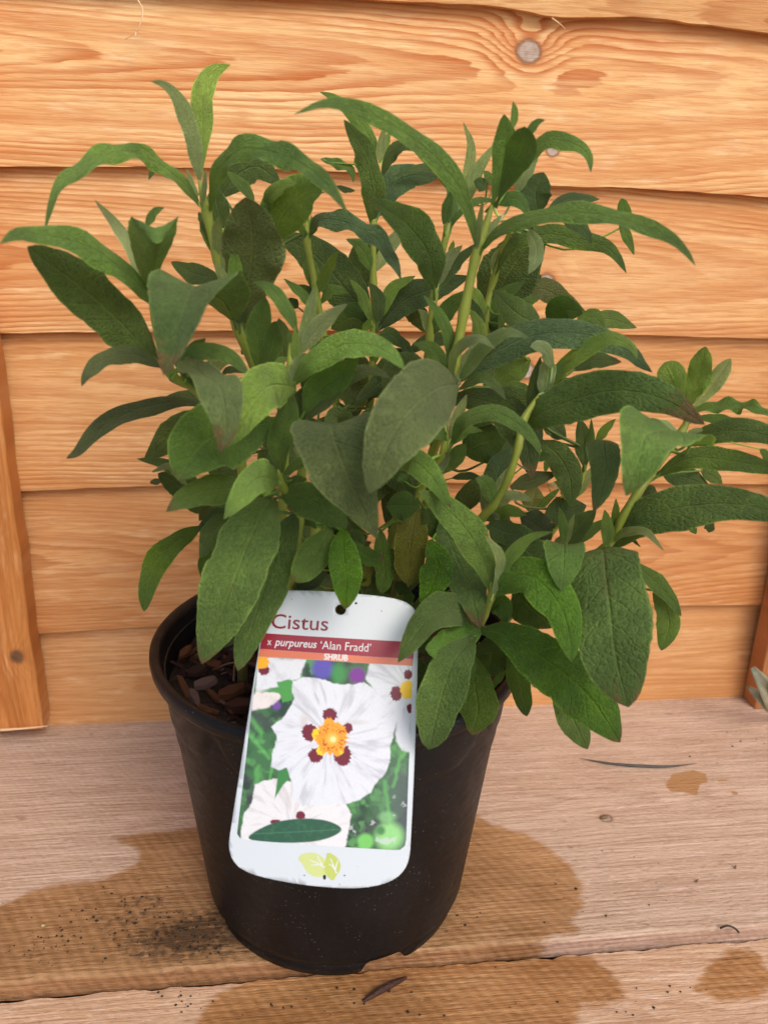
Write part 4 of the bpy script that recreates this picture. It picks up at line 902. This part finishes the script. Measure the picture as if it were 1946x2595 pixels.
lf('F', [(620, 440), (480, 380), (298, 208)], 215, (-2, -4.5), 4, 'd', tint=1.35, prof=(.7, .6)); lf('F', [(690, 450), (790, 350), (930, 370)], 205, (0, -2), 5, 'v', tint=.55); lf('F', [(470, 290), (640, 200), (830, 300), (945, 355)], 165, (4, 4), 15, 'o', tint=.95); lf('F', [(880, 460), (1000, 395), (1082, 475)], 130, (2, 2), 18, 'm', tint=.8); lf('F', [(900, 470), (1100, 410), (1308, 472)], 130, (3, 3), 15, 'd', tint=1.5); lf('F', [(500, 310), (560, 280), (625, 270)], 75, (-1, -1), 18, 'm')
lf('F', [(60, 905), (200, 825), (320, 880), (390, 978)], 100, (-5, -7), 40, 'd', tint=1.2); lf('F', [(240, 480), (170, 330), (130, 255)], 80, (0, 0), 12, 'd'); lf('F', [(350, 500), (380, 300), (385, 195)], 60, (0, 0), 10, 'm'); lf('F', [(290, 520), (320, 400), (350, 330)], 80, (1, 1), 10, 'd')
# --- right-hand side
lf('G', [(1010, 900), (850, 790), (640, 800), (570, 1000), (463, 1315)], 640, (-8.5, -11.5, -13.4, -14.6, -15), 0, 'm', side=(.93, .36), fold=.22, curl=.0, prof=(1.0, .62), tint=.95, br=.10, nu=32)
lf('G', [(300, 860), (270, 860), (290, 1050), (260, 1250), (190, 1452)], 290, (-6.6, -8, -9, -9.6, -10), 0, 'd', side=(1, .1), br=.15, fold=.15, tint=1.1)
lf('G', [(960, 890), (1180, 790), (1450, 770), (1700, 830), (1950, 960)], 235, (-6.2, -11), 26, 'd', tint=1.25); lf('G', [(720, 1140), (1000, 1000), (1300, 1015), (1600, 1070), (1880, 1140)], 225, (-6.4, -11), 26, 'm', tint=.8)
lf('S', [(1531, 1391), (1600, 1328), (1700, 1290), (1830, 1277), (1950, 1295), (2040, 1340)], 116, (-6, -12), 20, 'd', tint=1.2, nu=34)
lf('G', [(960, 600), (1060, 350), (1130, 60)], 215, (-5.6, -6.4), 12, 'y', prof=(1.3, .6), wav=.12); lf('G', [(1000, 620), (1180, 400), (1345, 160)], 165, (-6, -6.6), 25, 'p', fold=.3, prof=(1.5, .7)); lf('G', [(960, 560), (870, 360), (790, 190)], 245, (-4.6, -4.4), 6, 'm', prof=(1.8, .5), tint=1.1, flip=True); lf('G', [(880, 480), (885, 360), (872, 260)], 40, (-4.6, -4.7), 0, 'y')
lf('G', [(1010, 600), (1200, 560), (1450, 560), (1560, 580), (1750, 680)], 150, (-6.2, -9), 42, 'm', tint=1.1, wav=.22, wk=4); lf('G', [(1060, 660), (1250, 670), (1430, 695)], 95, (-5.4, -5.4), 25, 'v'); lf('G', [(760, 1110), (920, 1150), (1165, 1235)], 210, (-4, -4), 10, 'd'); lf('G', [(1090, 1100), (1190, 1150), (1272, 1215)], 115, (-4, -4), 12, 'm', tint=.8); lf('G', [(590, 1330), (660, 1270), (722, 1280)], 110, (-4, -4), 12, 'd'); lf('G', [(900, 780), (770, 710), (700, 730)], 80, (-6.5, -7.5), 30, 'g'); lf('G', [(940, 830), (1040, 770), (1130, 760)], 60, (-6.3, -7), 30, 'g'); lf('G', [(1590, 920), (1640, 980), (1630, 1050)], 70, (-7, -7), 10, 'm')
lf('J', [(1440, 945), (1455, 790), (1430, 635)], 105, (-7, -7.6), 10, 'm', tint=1.15); lf('J', [(1090, 930), (1082, 760), (1048, 610)], 78, (-5.4, -5.8), 12, 'm', tint=1.1); lf('J', [(1110, 930), (1140, 790), (1178, 668)], 56, (-5.4, -5.6), 12, 'g'); lf('J', [(1105, 940), (1230, 760), (1360, 640)], 185, (-5, -5), 6, 'd', tint=1.2)
lf('R', [(0, 755), (110, 685), (250, 690), (378, 822)], 80, (-6.4, -10), 35, 'g', tint=.75); lf('R', [(20, 720), (190, 610), (340, 620), (464, 686)], 88, (-6.4, -9), 38, 'm', tint=.95); lf('R', [(20, 780), (120, 720), (215, 795)], 40, (-6, -7), 20, 'd')
lf('R', [(550, 640), (580, 670), (600, 700)], 55, (-4, -4), 10, 'v', br=.3); lf('R', [(680, 620), (695, 660), (688, 690)], 75, (-4, -4), 5, 'd')
# --- centre and lower right
lf('J', [(482, 1330), (440, 1130), (300, 850), (80, 610), (-130, 480)], 290, (-8.7, -10), 12, 'm', tint=1.08, prof=(1.05, .65))
lf('S', [(1118, 1310), (1150, 1400), (1190, 1490), (1216, 1592)], 98, (-5, -9.2), 4, 'd', br=.35, tint=1.1, prof=(.95, .65)); lf('I', [(990, 270), (1150, 230), (1320, 380), (1465, 615)], 225, (-6.8, -10.8), 14, 'm', tint=1.15, br=.14)
lf('J', [(490, 1360), (560, 1160), (540, 1000), (425, 855)], 98, (-9, -10), 15, 'p', tint=.8); lf('J', [(520, 1320), (620, 1060), (800, 880), (1000, 820)], 125, (-9, -10.6), 25, 'y', tint=.8)
lf('S', [(1248, 1510), (1285, 1468), (1350, 1462), (1412, 1525), (1440, 1600), (1448, 1678)], 108, (-8.8, -12.6), 12, 'v', br=.10, tint=1.1, prof=(1.0, .7))
lf('J', [(1100, 960), (1092, 930), (1085, 1120), (1072, 1318)], 330, (-8.4, -9.6, -10.6, -11), 0, 'm', side=(1, .06), fold=.1, curl=0, prof=(.95, .6)); lf('S', [(1528, 1388), (1530, 1415), (1545, 1550), (1562, 1680), (1592, 1792)], 205, (-7.6, -9.6, -11.5, -12.6, -13), 4, 'd', br=.16, tint=1.2, prof=(.95, .52), nu=36)
lf('K', [(470, 545), (620, 575), (850, 720), (1080, 910), (1262, 1175)], 320, (-8, -11), 8, 'v', tint=.72, br=.14, prof=(1.15, .6), wav=.08, wk=5, nu=36); lf('K', [(900, 820), (990, 1030), (1080, 1214)], 165, (-6, -7), 2, 'd', tint=1.2, prof=(1.05, .6), br=.12)
lf('R', [(150, 900), (320, 1040), (420, 1150), (497, 1278)], 130, (-4, -5), 20, 'm', tint=.9); lf('R', [(300, 1080), (410, 1300), (355, 1517)], 165, (-4, -5), 8, 'm', tint=.75, br=.14, prof=(1.1, .6))
lf('K', [(480, 500), (330, 430), (180, 490), (18, 728)], 210, (-7.4, -10.8), 18, 'd', tint=1.05); lf('K', [(495, 545), (390, 580), (280, 645), (172, 650)], 185, (-8, -10.0), 8, 'v', tint=1.15, prof=(1.1, .6), wav=.15)
lf('K', [(440, 580), (330, 730), (260, 920), (192, 1215)], 255, (-8.6, -10, -10.8, -11), 0, 'd', side=(1, .15), tint=1.35, prof=(1.15, .5), curl=.0); lf('K', [(440, 690), (450, 850), (465, 1000), (435, 1135)], 225, (-7, -8.8), 4, 'w', br=.22, tint=.9, prof=(1.1, .55)); lf('K', [(420, 660), (420, 760), (445, 825)], 72, (-8, -8.6), 5, 'v', tint=.9)
lf('K', [(560, 570), (540, 700), (515, 810)], 210, (-5, -6.4), 4, 'w', tint=.7, prof=(1.0, .55)); lf('K', [(655, 640), (690, 800), (740, 1030)], 125, (-6, -7.4), 4, 'w', tint=.95, br=.12, prof=(1.0, .5)); lf('K', [(620, 770), (580, 820), (535, 885)], 42, (-6, -6.6), 20, 'm'); lf('K', [(210, 680), (200, 720), (190, 740)], 60, (-7, -7.5), 10, 'd')
lf('I', [(1180, 610), (1150, 800), (1115, 1050), (1120, 1275)], 290, (-4, -6.4), 4, 'x', tint=.62, br=.10, prof=(1.05, .5), wav=.1); lf('I', [(1290, 890), (1360, 1090), (1310, 1280), (1222, 1440)], 265, (-6, -8.2), 4, 'v', gloss=True, prof=(.95, .6))
lf('I', [(880, 800), (885, 950), (915, 1160), (885, 1342)], 180, (-4, -6), 4, 'w', prof=(1.25, .5)); lf('I', [(560, 790), (570, 1000), (590, 1230), (580, 1475)], 275, (-7, -10.9), 4, 'v', gloss=True, br=.14, tint=1.1, prof=(1.0, .6))
lf('I', [(460, 790), (370, 940), (270, 1100), (165, 1248)], 280, (-6.4, -9.4), 6, 'm', br=.22, tint=.78, prof=(1.1, .55)); lf('I', [(50, 510), (250, 540), (450, 670), (597, 785)], 310, (-7.4, -9.6), 12, 'm', tint=.72, br=.08, prof=(.85, .6))
lf('S', [(860, 1075), (840, 1085), (872, 1185), (915, 1280), (956, 1365)], 205, (-8.6, -11, -12.4, -13, -13.2), 0, 'o', side=(1, -.12), fold=.2, curl=0, br=.12, prof=(.72, .9), tint=.85)
lf('S', [(1160, 972), (1110, 985), (1050, 1030), (992, 1110), (936, 1250)], 178, (-9, -11.4, -13, -14, -14.6), 4, 'o', tint=1.0, br=.10, prof=(1.0, .58), nu=34)
lf('E', [(285, 870), (400, 720), (620, 600), (800, 590), (950, 650), (1065, 765)], 225, (-7.4, -12), 32, 'm', tint=1.5, prof=(.9, .65)); lf('E', [(360, 1070), (480, 900), (620, 800), (742, 685)], 225, (-7, -9), 8, 'm', tint=1.0); lf('E', [(370, 1120), (500, 980), (680, 810), (850, 775), (975, 832)], 145, (-7, -9.6), 34, 'o', tint=1.1)
lf('D', [(1650, 940), (1470, 940), (1330, 1100), (1180, 1365)], 330, (-7.6, -10.5, -11.6, -12), 6, 'y', tint=.80, prof=(.9, .62)); lf('D', [(930, 730), (1000, 850), (1130, 960), (1170, 1200), (1128, 1402)], 345, (-7, -10.5, -12.6, -13.6, -13.8), 0, 'o', side=(1, .12), fold=.15, curl=0, br=.28, prof=(1.2, .6), tint=1.15)
lf('S', [(700, 1070), (600, 1085), (515, 1125), (450, 1216)], 185, (-7, -10.8), 6, 'm', tint=.85, br=.10, prof=(1.05, .68)); lf('D', [(1510, 1215), (1350, 1310), (1180, 1410)], 145, (-6.4, -8.4), 12, 'm', tint=.75)
lf('D', [(1400, 840), (1395, 600), (1445, 310)], 175, (-4, -4.6), 8, 'm', tint=.9, prof=(1.2, .6)); lf('D', [(1430, 840), (1500, 650), (1515, 480)], 135, (-4.4, -5), 10, 'm', tint=.8, prof=(1.3, .55)); lf('E', [(310, 500), (215, 300), (110, 185), (5, 150)], 120, (-6.4, -5), 30, 'm'); lf('D', [(1300, 560), (1340, 420), (1360, 250)], 190, (-1, -.6), 6, 'd'); lf('D', [(1580, 760), (1560, 600), (1540, 460)], 150, (-1.5, -1.5), 5, 'k', tint=1.4)
lf('E', [(265, 860), (300, 650), (297, 455)], 66, (-7, -7.4), 10, 'y'); lf('E', [(310, 640), (390, 420), (440, 165)], 98, (-7, -7.2), 12, 'p', tint=.85); lf('E', [(320, 660), (450, 480), (560, 375), (664, 305)], 125, (-7, -8.4), 18, 'g', tint=1.05); lf('E', [(255, 870), (320, 730), (372, 645)], 98, (-7.2, -7.8), 8, 'g'); lf('E', [(260, 800), (262, 650), (255, 480)], 50, (-6.8, -6.6), 10, 'm'); lf('E', [(370, 950), (400, 820), (480, 740)], 110, (-6.5, -7), 10, 'd')
lf('S', [(716, 1205), (706, 1140), (726, 1070), (744, 1000)], 66, (-7.6, -8.8), 12, 'm', tint=.82, prof=(1.15, .7)); lf('E', [(330, 1120), (315, 1000), (350, 890)], 98, (-6.6, -7.2), 10, 'o', tint=1.1); lf('E', [(370, 1130), (340, 1050), (360, 940)], 55, (-6.6, -7), 10, 'm')
lf('D', [(820, 840), (940, 720), (1100, 690), (1240, 770), (1350, 880)], 145, (-6, -9), 30, 'm', wav=.1); lf('D', [(840, 800), (950, 690), (1025, 600)], 125, (-6, -6.8), 10, 'm', tint=.8); lf('D', [(900, 860), (1010, 830), (1080, 860)], 120, (-5, -6), 15, 'm', tint=.9); lf('D', [(980, 970), (920, 880), (850, 830)], 60, (-5, -5), 20, 'd'); lf('D', [(1140, 850), (1200, 820), (1330, 840)], 60, (-3, -4), 30, 'd')
# --- lower left
lf('H', [(1245, 380), (1090, 370), (950, 490), (788, 715)], 305, (-8.2, -11.4, -12.5, -13), 6, 'y', tint=.78, prof=(.85, .62)); lf('H', [(1010, 470), (760, 460), (500, 525), (302, 652)], 265, (-7.6, -11), 8, 'm', tint=.78, br=.3)
lf('H', [(600, 440), (430, 320), (250, 240), (58, 208)], 120, (-4.6, -5.6), 20, 'd', tint=1.2); lf('H', [(480, 430), (340, 280), (180, 320)], 90, (-5.4, -6.6), 35, 'g', tint=.7); lf('H', [(620, 660), (420, 450), (235, 330)], 215, (-4, -4.6), 5, 'd', prof=(.9, .5)); lf('H', [(260, 400), (210, 400), (165, 410)], 60, (-3, -3), 10, 'o', br=.8)
lf('H', [(590, 780), (400, 900), (240, 1050), (160, 1250), (118, 1492)], 200, (-5, -8), 8, 'w', tint=.95, prof=(.95, .5), wav=.16, wk=2); lf('H', [(870, 640), (710, 700), (565, 820)], 135, (-6, -7), 14, 'd', tint=1.1); lf('H', [(890, 680), (720, 810), (585, 1045)], 205, (-6.6, -8.4), 6, 'd', tint=1.2); lf('H', [(720, 580), (640, 650), (580, 730)], 100, (-4.6, -5), 5, 'x', tint=.6, br=.3); lf('H', [(860, 620), (760, 590), (680, 620)], 75, (-5.5, -6), 30, 'm')
lf('H', [(800, 840), (680, 1050), (625, 1280)], 205, (-5, -6.4), 4, 'w', tint=.9); lf('S', [(690, 1258), (655, 1320), (620, 1400), (570, 1530), (512, 1682)], 156, (-7, -8.8, -10, -11.3, -11.8), 3, 'd', tint=1.35, br=.13, prof=(.92, .6), nu=36); lf('S', [(752, 1300), (716, 1370), (674, 1480), (631, 1610), (603, 1700)], 106, (-6, -10.4), 5, 'd', tint=.98, br=.12, prof=(.95, .55), nu=34)
lf('I', [(480, 520), (440, 350), (440, 180)], 195, (-5, -6), 5, 'v', tint=.85, prof=(1.0, .55)); lf('I', [(60, 340), (210, 240), (370, 270)], 105, (-5.6, -7), 28, 'm'); lf('I', [(100, 470), (160, 400), (260, 380)], 110, (-5, -5.6), 20, 'm', tint=.9); lf('I', [(620, 900), (760, 1030), (905, 1050)], 155, (-5.6, -7.4), 8, 'v', tint=.72, br=.3, prof=(1.0, .6)); lf('I', [(600, 900), (660, 870), (740, 960)], 140, (-4.6, -5), 6, 'w', tint=.7)
lf('I', [(930, 600), (1080, 600), (1210, 610)], 250, (-4.6, -5.6), 6, 'v', tint=.62); lf('I', [(1080, 400), (1060, 370), (1020, 395)], 80, (-5, -5.4), 8, 'v'); lf('I', [(680, 1140), (760, 1160), (830, 1140)], 110, (-4.6, -5), 8, 'x', tint=.6); lf('I', [(700, 1270), (770, 1250), (790, 1170)], 45, (-5, -5), 8, 'x', tint=.9); lf('I', [(1000, 1250), (1060, 1300), (1120, 1330)], 120, (-5, -5.4), 8, 'w', tint=.7); lf('I', [(1260, 630), (1330, 780), (1450, 910)], 175, (-4.6, -5), 6, 'w', tint=.55); lf('I', [(1100, 1300), (1110, 1400), (1080, 1440)], 100, (-5, -5.6), 8, 'v', tint=.8)
lf('I', [(150, 1200), (260, 1240), (430, 1160)], 170, (-5.6, -6.4), 10, 'k', tint=1.3); lf('I', [(560, 640), (580, 540), (600, 450)], 30, (-5, -5), 0, 'm'); lf('I', [(590, 690), (640, 620), (690, 600)], 70, (-5, -5.6), 12, 'm'); lf('I', [(230, 760), (290, 750), (340, 800)], 60, (-6, -6.6), 20, 'w')
# --- middle right depth
lf('J', [(460, 760), (600, 830), (745, 840)], 220, (-6, -7), 8, 'd', tint=.9); lf('J', [(730, 690), (880, 780), (985, 890)], 240, (-2, -2), 5, 'k', tint=.7); lf('J', [(930, 690), (1100, 640), (1280, 600)], 240, (-.5, 0), 8, 'd', tint=.9); lf('J', [(640, 450), (850, 380), (1035, 330)], 145, (0, 0), 15, 'o', tint=.9); lf('J', [(530, 600), (530, 350), (640, 90)], 240, (-2, -1), 4, 'b', tint=1.0)
lf('J', [(420, 690), (440, 520), (378, 388)], 105, (-4.6, -5.2), 12, 'g', tint=.75); lf('J', [(500, 610), (640, 520), (842, 560)], 115, (-6.2, -7.6), 32, 'g', tint=.8); lf('J', [(430, 720), (600, 650), (780, 682)], 130, (-4.6, -7), 18, 'm'); lf('J', [(430, 720), (510, 690), (540, 740)], 65, (-5, -6), 20, 'g', tint=.8); lf('J', [(480, 780), (740, 950), (980, 1190)], 330, (-5.6, -7.2), 4, 'd', tint=1.0); lf('J', [(640, 1060), (660, 1200), (700, 1300)], 120, (-6.5, -7), 8, 'w', tint=.8)
lf('K', [(530, 430), (590, 400), (630, 505)], 125, (-7.4, -8), 10, 'v', tint=.8); lf('K', [(670, 330), (760, 420), (890, 530)], 230, (-6, -7), 4, 'w', tint=.75); lf('F', [(90, 1340), (250, 1270), (400, 1240)], 300, (0, 0), 5, 'w', tint=.55); lf('J', [(150, 370), (290, 350), (420, 380)], 75, (-3, -3), 25, 'w', tint=.7); lf('J', [(810, 660), (830, 540), (855, 430)], 200, (4, 4), 5, 'o', tint=1.6); lf('J', [(840, 650), (960, 540), (1060, 450)], 70, (3, 3), 10, 'm', tint=.9); lf('J', [(930, 320), (960, 200), (990, 100)], 60, (3, 3), 10, 'm'); lf('J', [(1110, 950), (1300, 820), (1480, 700)], 110, (-3, -3), 14, 'm', tint=.8); lf('J', [(1000, 950), (1060, 880), (1090, 850)], 60, (-5, -5), 25, 'g', tint=.8); lf('J', [(1130, 1290), (1150, 1270), (1180, 1260)], 60, (-6, -6), 10, 'x')
lf('K', [(240, 470), (330, 370), (430, 350)], 130, (-5, -5), 10, 'd', tint=.8); lf('K', [(180, 360), (230, 340), (290, 340)], 60, (-5, -5), 15, 'm')
# --- shaded leaves low inside the plant
NFILL = 40; INNER = ([], [], [])
for i in range(30):
    a = rng.uniform(0, 2*math.pi); r0 = rng.uniform(.005, .045); z0 = rng.uniform(.148, .215)
    b0 = np.array([r0*math.cos(a)+.004, r0*math.sin(a)*.9, z0]); L = rng.uniform(.025, .045); a2 = a+rng.normal()*.5
    dv = np.array([math.cos(a2), math.sin(a2), 0])
    m1 = b0+dv*L*.5+[0, 0, rng.uniform(.003, .014)]; e1 = b0+dv*L+[0, 0, rng.uniform(-.012, .010)]
    if e1[1] < -.066: continue
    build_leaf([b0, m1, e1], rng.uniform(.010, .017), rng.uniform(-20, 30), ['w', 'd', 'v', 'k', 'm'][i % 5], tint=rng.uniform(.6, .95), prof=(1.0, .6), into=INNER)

# --- small young leaf pairs in the axils along the stems
rng3 = np.random.default_rng(91)
for (so, SCv), fr in zip(list(STEMS[:11])*2, [.12, .22, .16, .2, .3, .26, .22, .3, .2, .34, .3]+[.34, .36, .32, .36, .45, .42, .4, .5, .35, .5, .45]):
    q = SCv[int(fr*59)]; a0_ = rng3.uniform(0, 6.28)
    for k in range(2 if fr < .33 else 1):
        an = a0_+math.pi*k+rng3.normal()*.25; dv = np.array([math.cos(an), math.sin(an)*.8-.15, 0]); L = rng3.uniform(.016, .030)
        build_leaf([q, q+dv*L*.35+[0, 0, L*.45], q+dv*L*.75+[0, 0, L*rng3.uniform(.55, .85)]], L*rng3.uniform(.22, .30), rng3.uniform(0, 30), ['y', 'g', 'p', 'm'][int(rng3.integers(4))], tint=.85, pet=False)
rng2 = np.random.default_rng(44)
for i in range(NFILL):
    z0 = rng2.uniform(.20, .285); b0 = np.array([rng2.uniform(-.055, .085), rng2.uniform(-.015, .05), z0])
    a2 = rng2.uniform(0, 2*math.pi); dv = np.array([math.cos(a2), .6*math.sin(a2)+.15, 0]); L = rng2.uniform(.03, .055)
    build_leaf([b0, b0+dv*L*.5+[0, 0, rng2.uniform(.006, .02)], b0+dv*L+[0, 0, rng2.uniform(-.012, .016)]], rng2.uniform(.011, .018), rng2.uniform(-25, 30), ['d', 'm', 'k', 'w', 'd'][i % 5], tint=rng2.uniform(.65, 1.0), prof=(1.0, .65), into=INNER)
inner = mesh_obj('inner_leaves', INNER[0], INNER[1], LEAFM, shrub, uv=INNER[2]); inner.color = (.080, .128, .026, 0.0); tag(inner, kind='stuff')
# ================================================================== small things lying about
crumbm = plain('soil_crumb', (.028, .017, .010), .8, .5, 900)
V = []; F = []
def crumb(c, s, sq=.6):
    o = len(V); r = rng.uniform(.7, 1.2, 6)
    for k, d in enumerate(((1, 0, 0), (0, 1, 0), (-1, 0, 0), (0, -1, 0), (0, 0, 1), (0, 0, -.6))): V.append(np.array(c)+np.array(d)*s*r[k]*np.array([1, .8, sq]))
    for f in ((0, 1, 4), (1, 2, 4), (2, 3, 4), (3, 0, 4), (1, 0, 5), (2, 1, 5), (3, 2, 5), (0, 3, 5)): F.append(tuple(o+i for i in f))
for (cx, cy, sx, sy, n, z) in ((470, 2370, 120, 45, 130, 0), (180, 2390, 160, 60, 70, 0), (330, 2290, 120, 60, 45, 0), (1500, 2250, 300, 80, 18, 0), (1850, 1880, 80, 40, 16, 0), (1150, 2330, 60, 40, 12, 0),
                               (900, 2540, 500, 30, 34, ZF), (480, 2530, 60, 40, 14, ZF), (1600, 2520, 250, 40, 10, ZF)):
    for _ in range(n):
        q = FL(cx+rng.normal()*sx*.6, cy+rng.normal()*sy*.6, z)
        if z == 0 and (q[1] < YF+.003 or q[1] > W-.02 or math.hypot(q[0], q[1]) < RB+.001): continue
        if z < 0 and (q[1] > YB-.002): continue
        s = abs(rng.normal())*.00045+.0003; crumb((q[0], q[1], z+s*.25), s)
tag(mesh_obj('soil_crumbs', V, F, crumbm, smooth=False), 'dark soil crumbs scattered over the wet wooden shelf', 'soil', kind='stuff')
# bark splinter on the front board
q1, q2 = FL(920, 2540, ZF), FL(1030, 2480, ZF); P = catmull([q1+[0, 0, .001], (q1+q2)/2+[0, .0003, .0024], q2+[0, 0, .0012]], 16)
V, F = tube(P, .0022*np.sin(np.linspace(.25, math.pi-.2, 16))**.7, 7); V[:, 2] = ZF+(V[:, 2]-ZF)*.7+.0001
tag(mesh_obj('bark_splinter', V, F, barks[1], smooth=False), 'dark brown bark splinter on the front board', 'splinter')
# dark dry blade on the shelf
bl = plain('dark_blade', (.075, .065, .06), .55, .3)
P = catmull([FL(1465, 1925)+[0, 0, .0016], FL(1560, 1940)+[0, 0, .0015], FL(1680, 1946)+[0, 0, .0015], FL(1762, 1940)+[0, 0, .0022]], 22)
V, F = tube(P, .0014*np.sin(np.linspace(.08, math.pi-.08, 22)), 6); V[:, 2] = .0002+(V[:, 2]-.0002)*.8
tag(mesh_obj('dry_blade', V, F, bl), 'thin dark dry blade lying on the shelf', 'blade')
# little husks and splinters standing in the grain
hk = plain('husk', (.20, .115, .05), .6, .4)
for (px, py, L, an, ln) in ((1532, 2074, .0065, .1, 'brown husk splinter stuck in the knot of the shelf'), (1765, 2235, .003, 1.2, 'tiny upright splinter in the shelf beside its right end'), (1862, 2200, .0032, 1.4, 'tiny pointed splinter in the shelf below the resin stain')):
    c = FL(px, py); d = np.array([math.cos(an)*.9, .2, .35 if L < .004 else .12]); d /= np.linalg.norm(d)
    V, F = tube(catmull([c-d*L*.5+[0, 0, L*.25], c+[0, 0, .0012], c+d*L*.5+[0, 0, L*.25]], 9), (.0012 if L > .004 else .0006)*np.sin(np.linspace(.3, math.pi-.1, 9)), 6); V[:, 2] = np.maximum(V[:, 2], .0001)
    tag(mesh_obj('husk', V, F, hk), ln, 'husk')
q = FL(1845, 2360); V, F = tube(catmull([q+[-.004, .002, .0005], q+[-.001, .001, .003], q+[.003, 0, .0022], q+[.005, -.002, .0006]], 12), .0006, 5)
tag(mesh_obj('curled_husk', V, F, plain('husk_dark', (.05, .038, .026), .6, .4)), 'curled dark husk at the front edge of the shelf', 'husk')
q = FL(110, 2350); V = []; F = []; crumb((q[0], q[1], .0012), .0021, .6); tag(mesh_obj('seed', V, F, plain('seed_husk', (.48, .34, .17), .6, .3)), 'small yellow seed on the wet end of the shelf', 'seed')
# pale dried sprig at the right end of the shelf
sprigm = plain('dry_sprig', (.34, .33, .22), .8, .3, 120, .2, .4, .002)
sprig = empty('dried_sprig', tuple(FL(1990, 1830)), 'pale grey-green dried sprig at the right end of the shelf', 'sprig')
sx_ = [np.array([FL(2010, 1850)[0], FL(2010, 1850)[1], .0015])]
def sleaf(pts, w):
    C_ = catmull(pts, 14); T = np.gradient(C_, axis=0); T /= np.linalg.norm(T, axis=1)[:, None]; V = []
    for i in range(14):
        v = CAM-C_[i]; v /= np.linalg.norm(v); N_ = v-T[i]*(v @ T[i]); N_ /= np.linalg.norm(N_); Bv = np.cross(T[i], N_); ww = w*math.sin(math.pi*(i+.6)/14.2)**.8
        for k in (-1, -.5, 0, .5, 1): V.append(C_[i]+Bv*k*ww+N_*(.35*abs(k)*ww+.0006*math.sin(i*1.3+k)))
    o = mesh_obj('leaf', V, grid_faces(14, 5), sprigm, sprig); md = o.modifiers.new('t', 'SOLIDIFY'); md.thickness = .0006
b_ = FL(1985, 1825)+[0, 0, .003]
sleaf([b_, U(1950, 1755, 10.5), U(1906, 1692, 11.0)], .0085); sleaf([b_, U(1930, 1770, 11.0), U(1892, 1738, 12.0)], .0055); sleaf([b_, U(1965, 1720, 9.5), U(1960, 1640, 9.5)], .006)
if __name__ == '__main__':
    pass
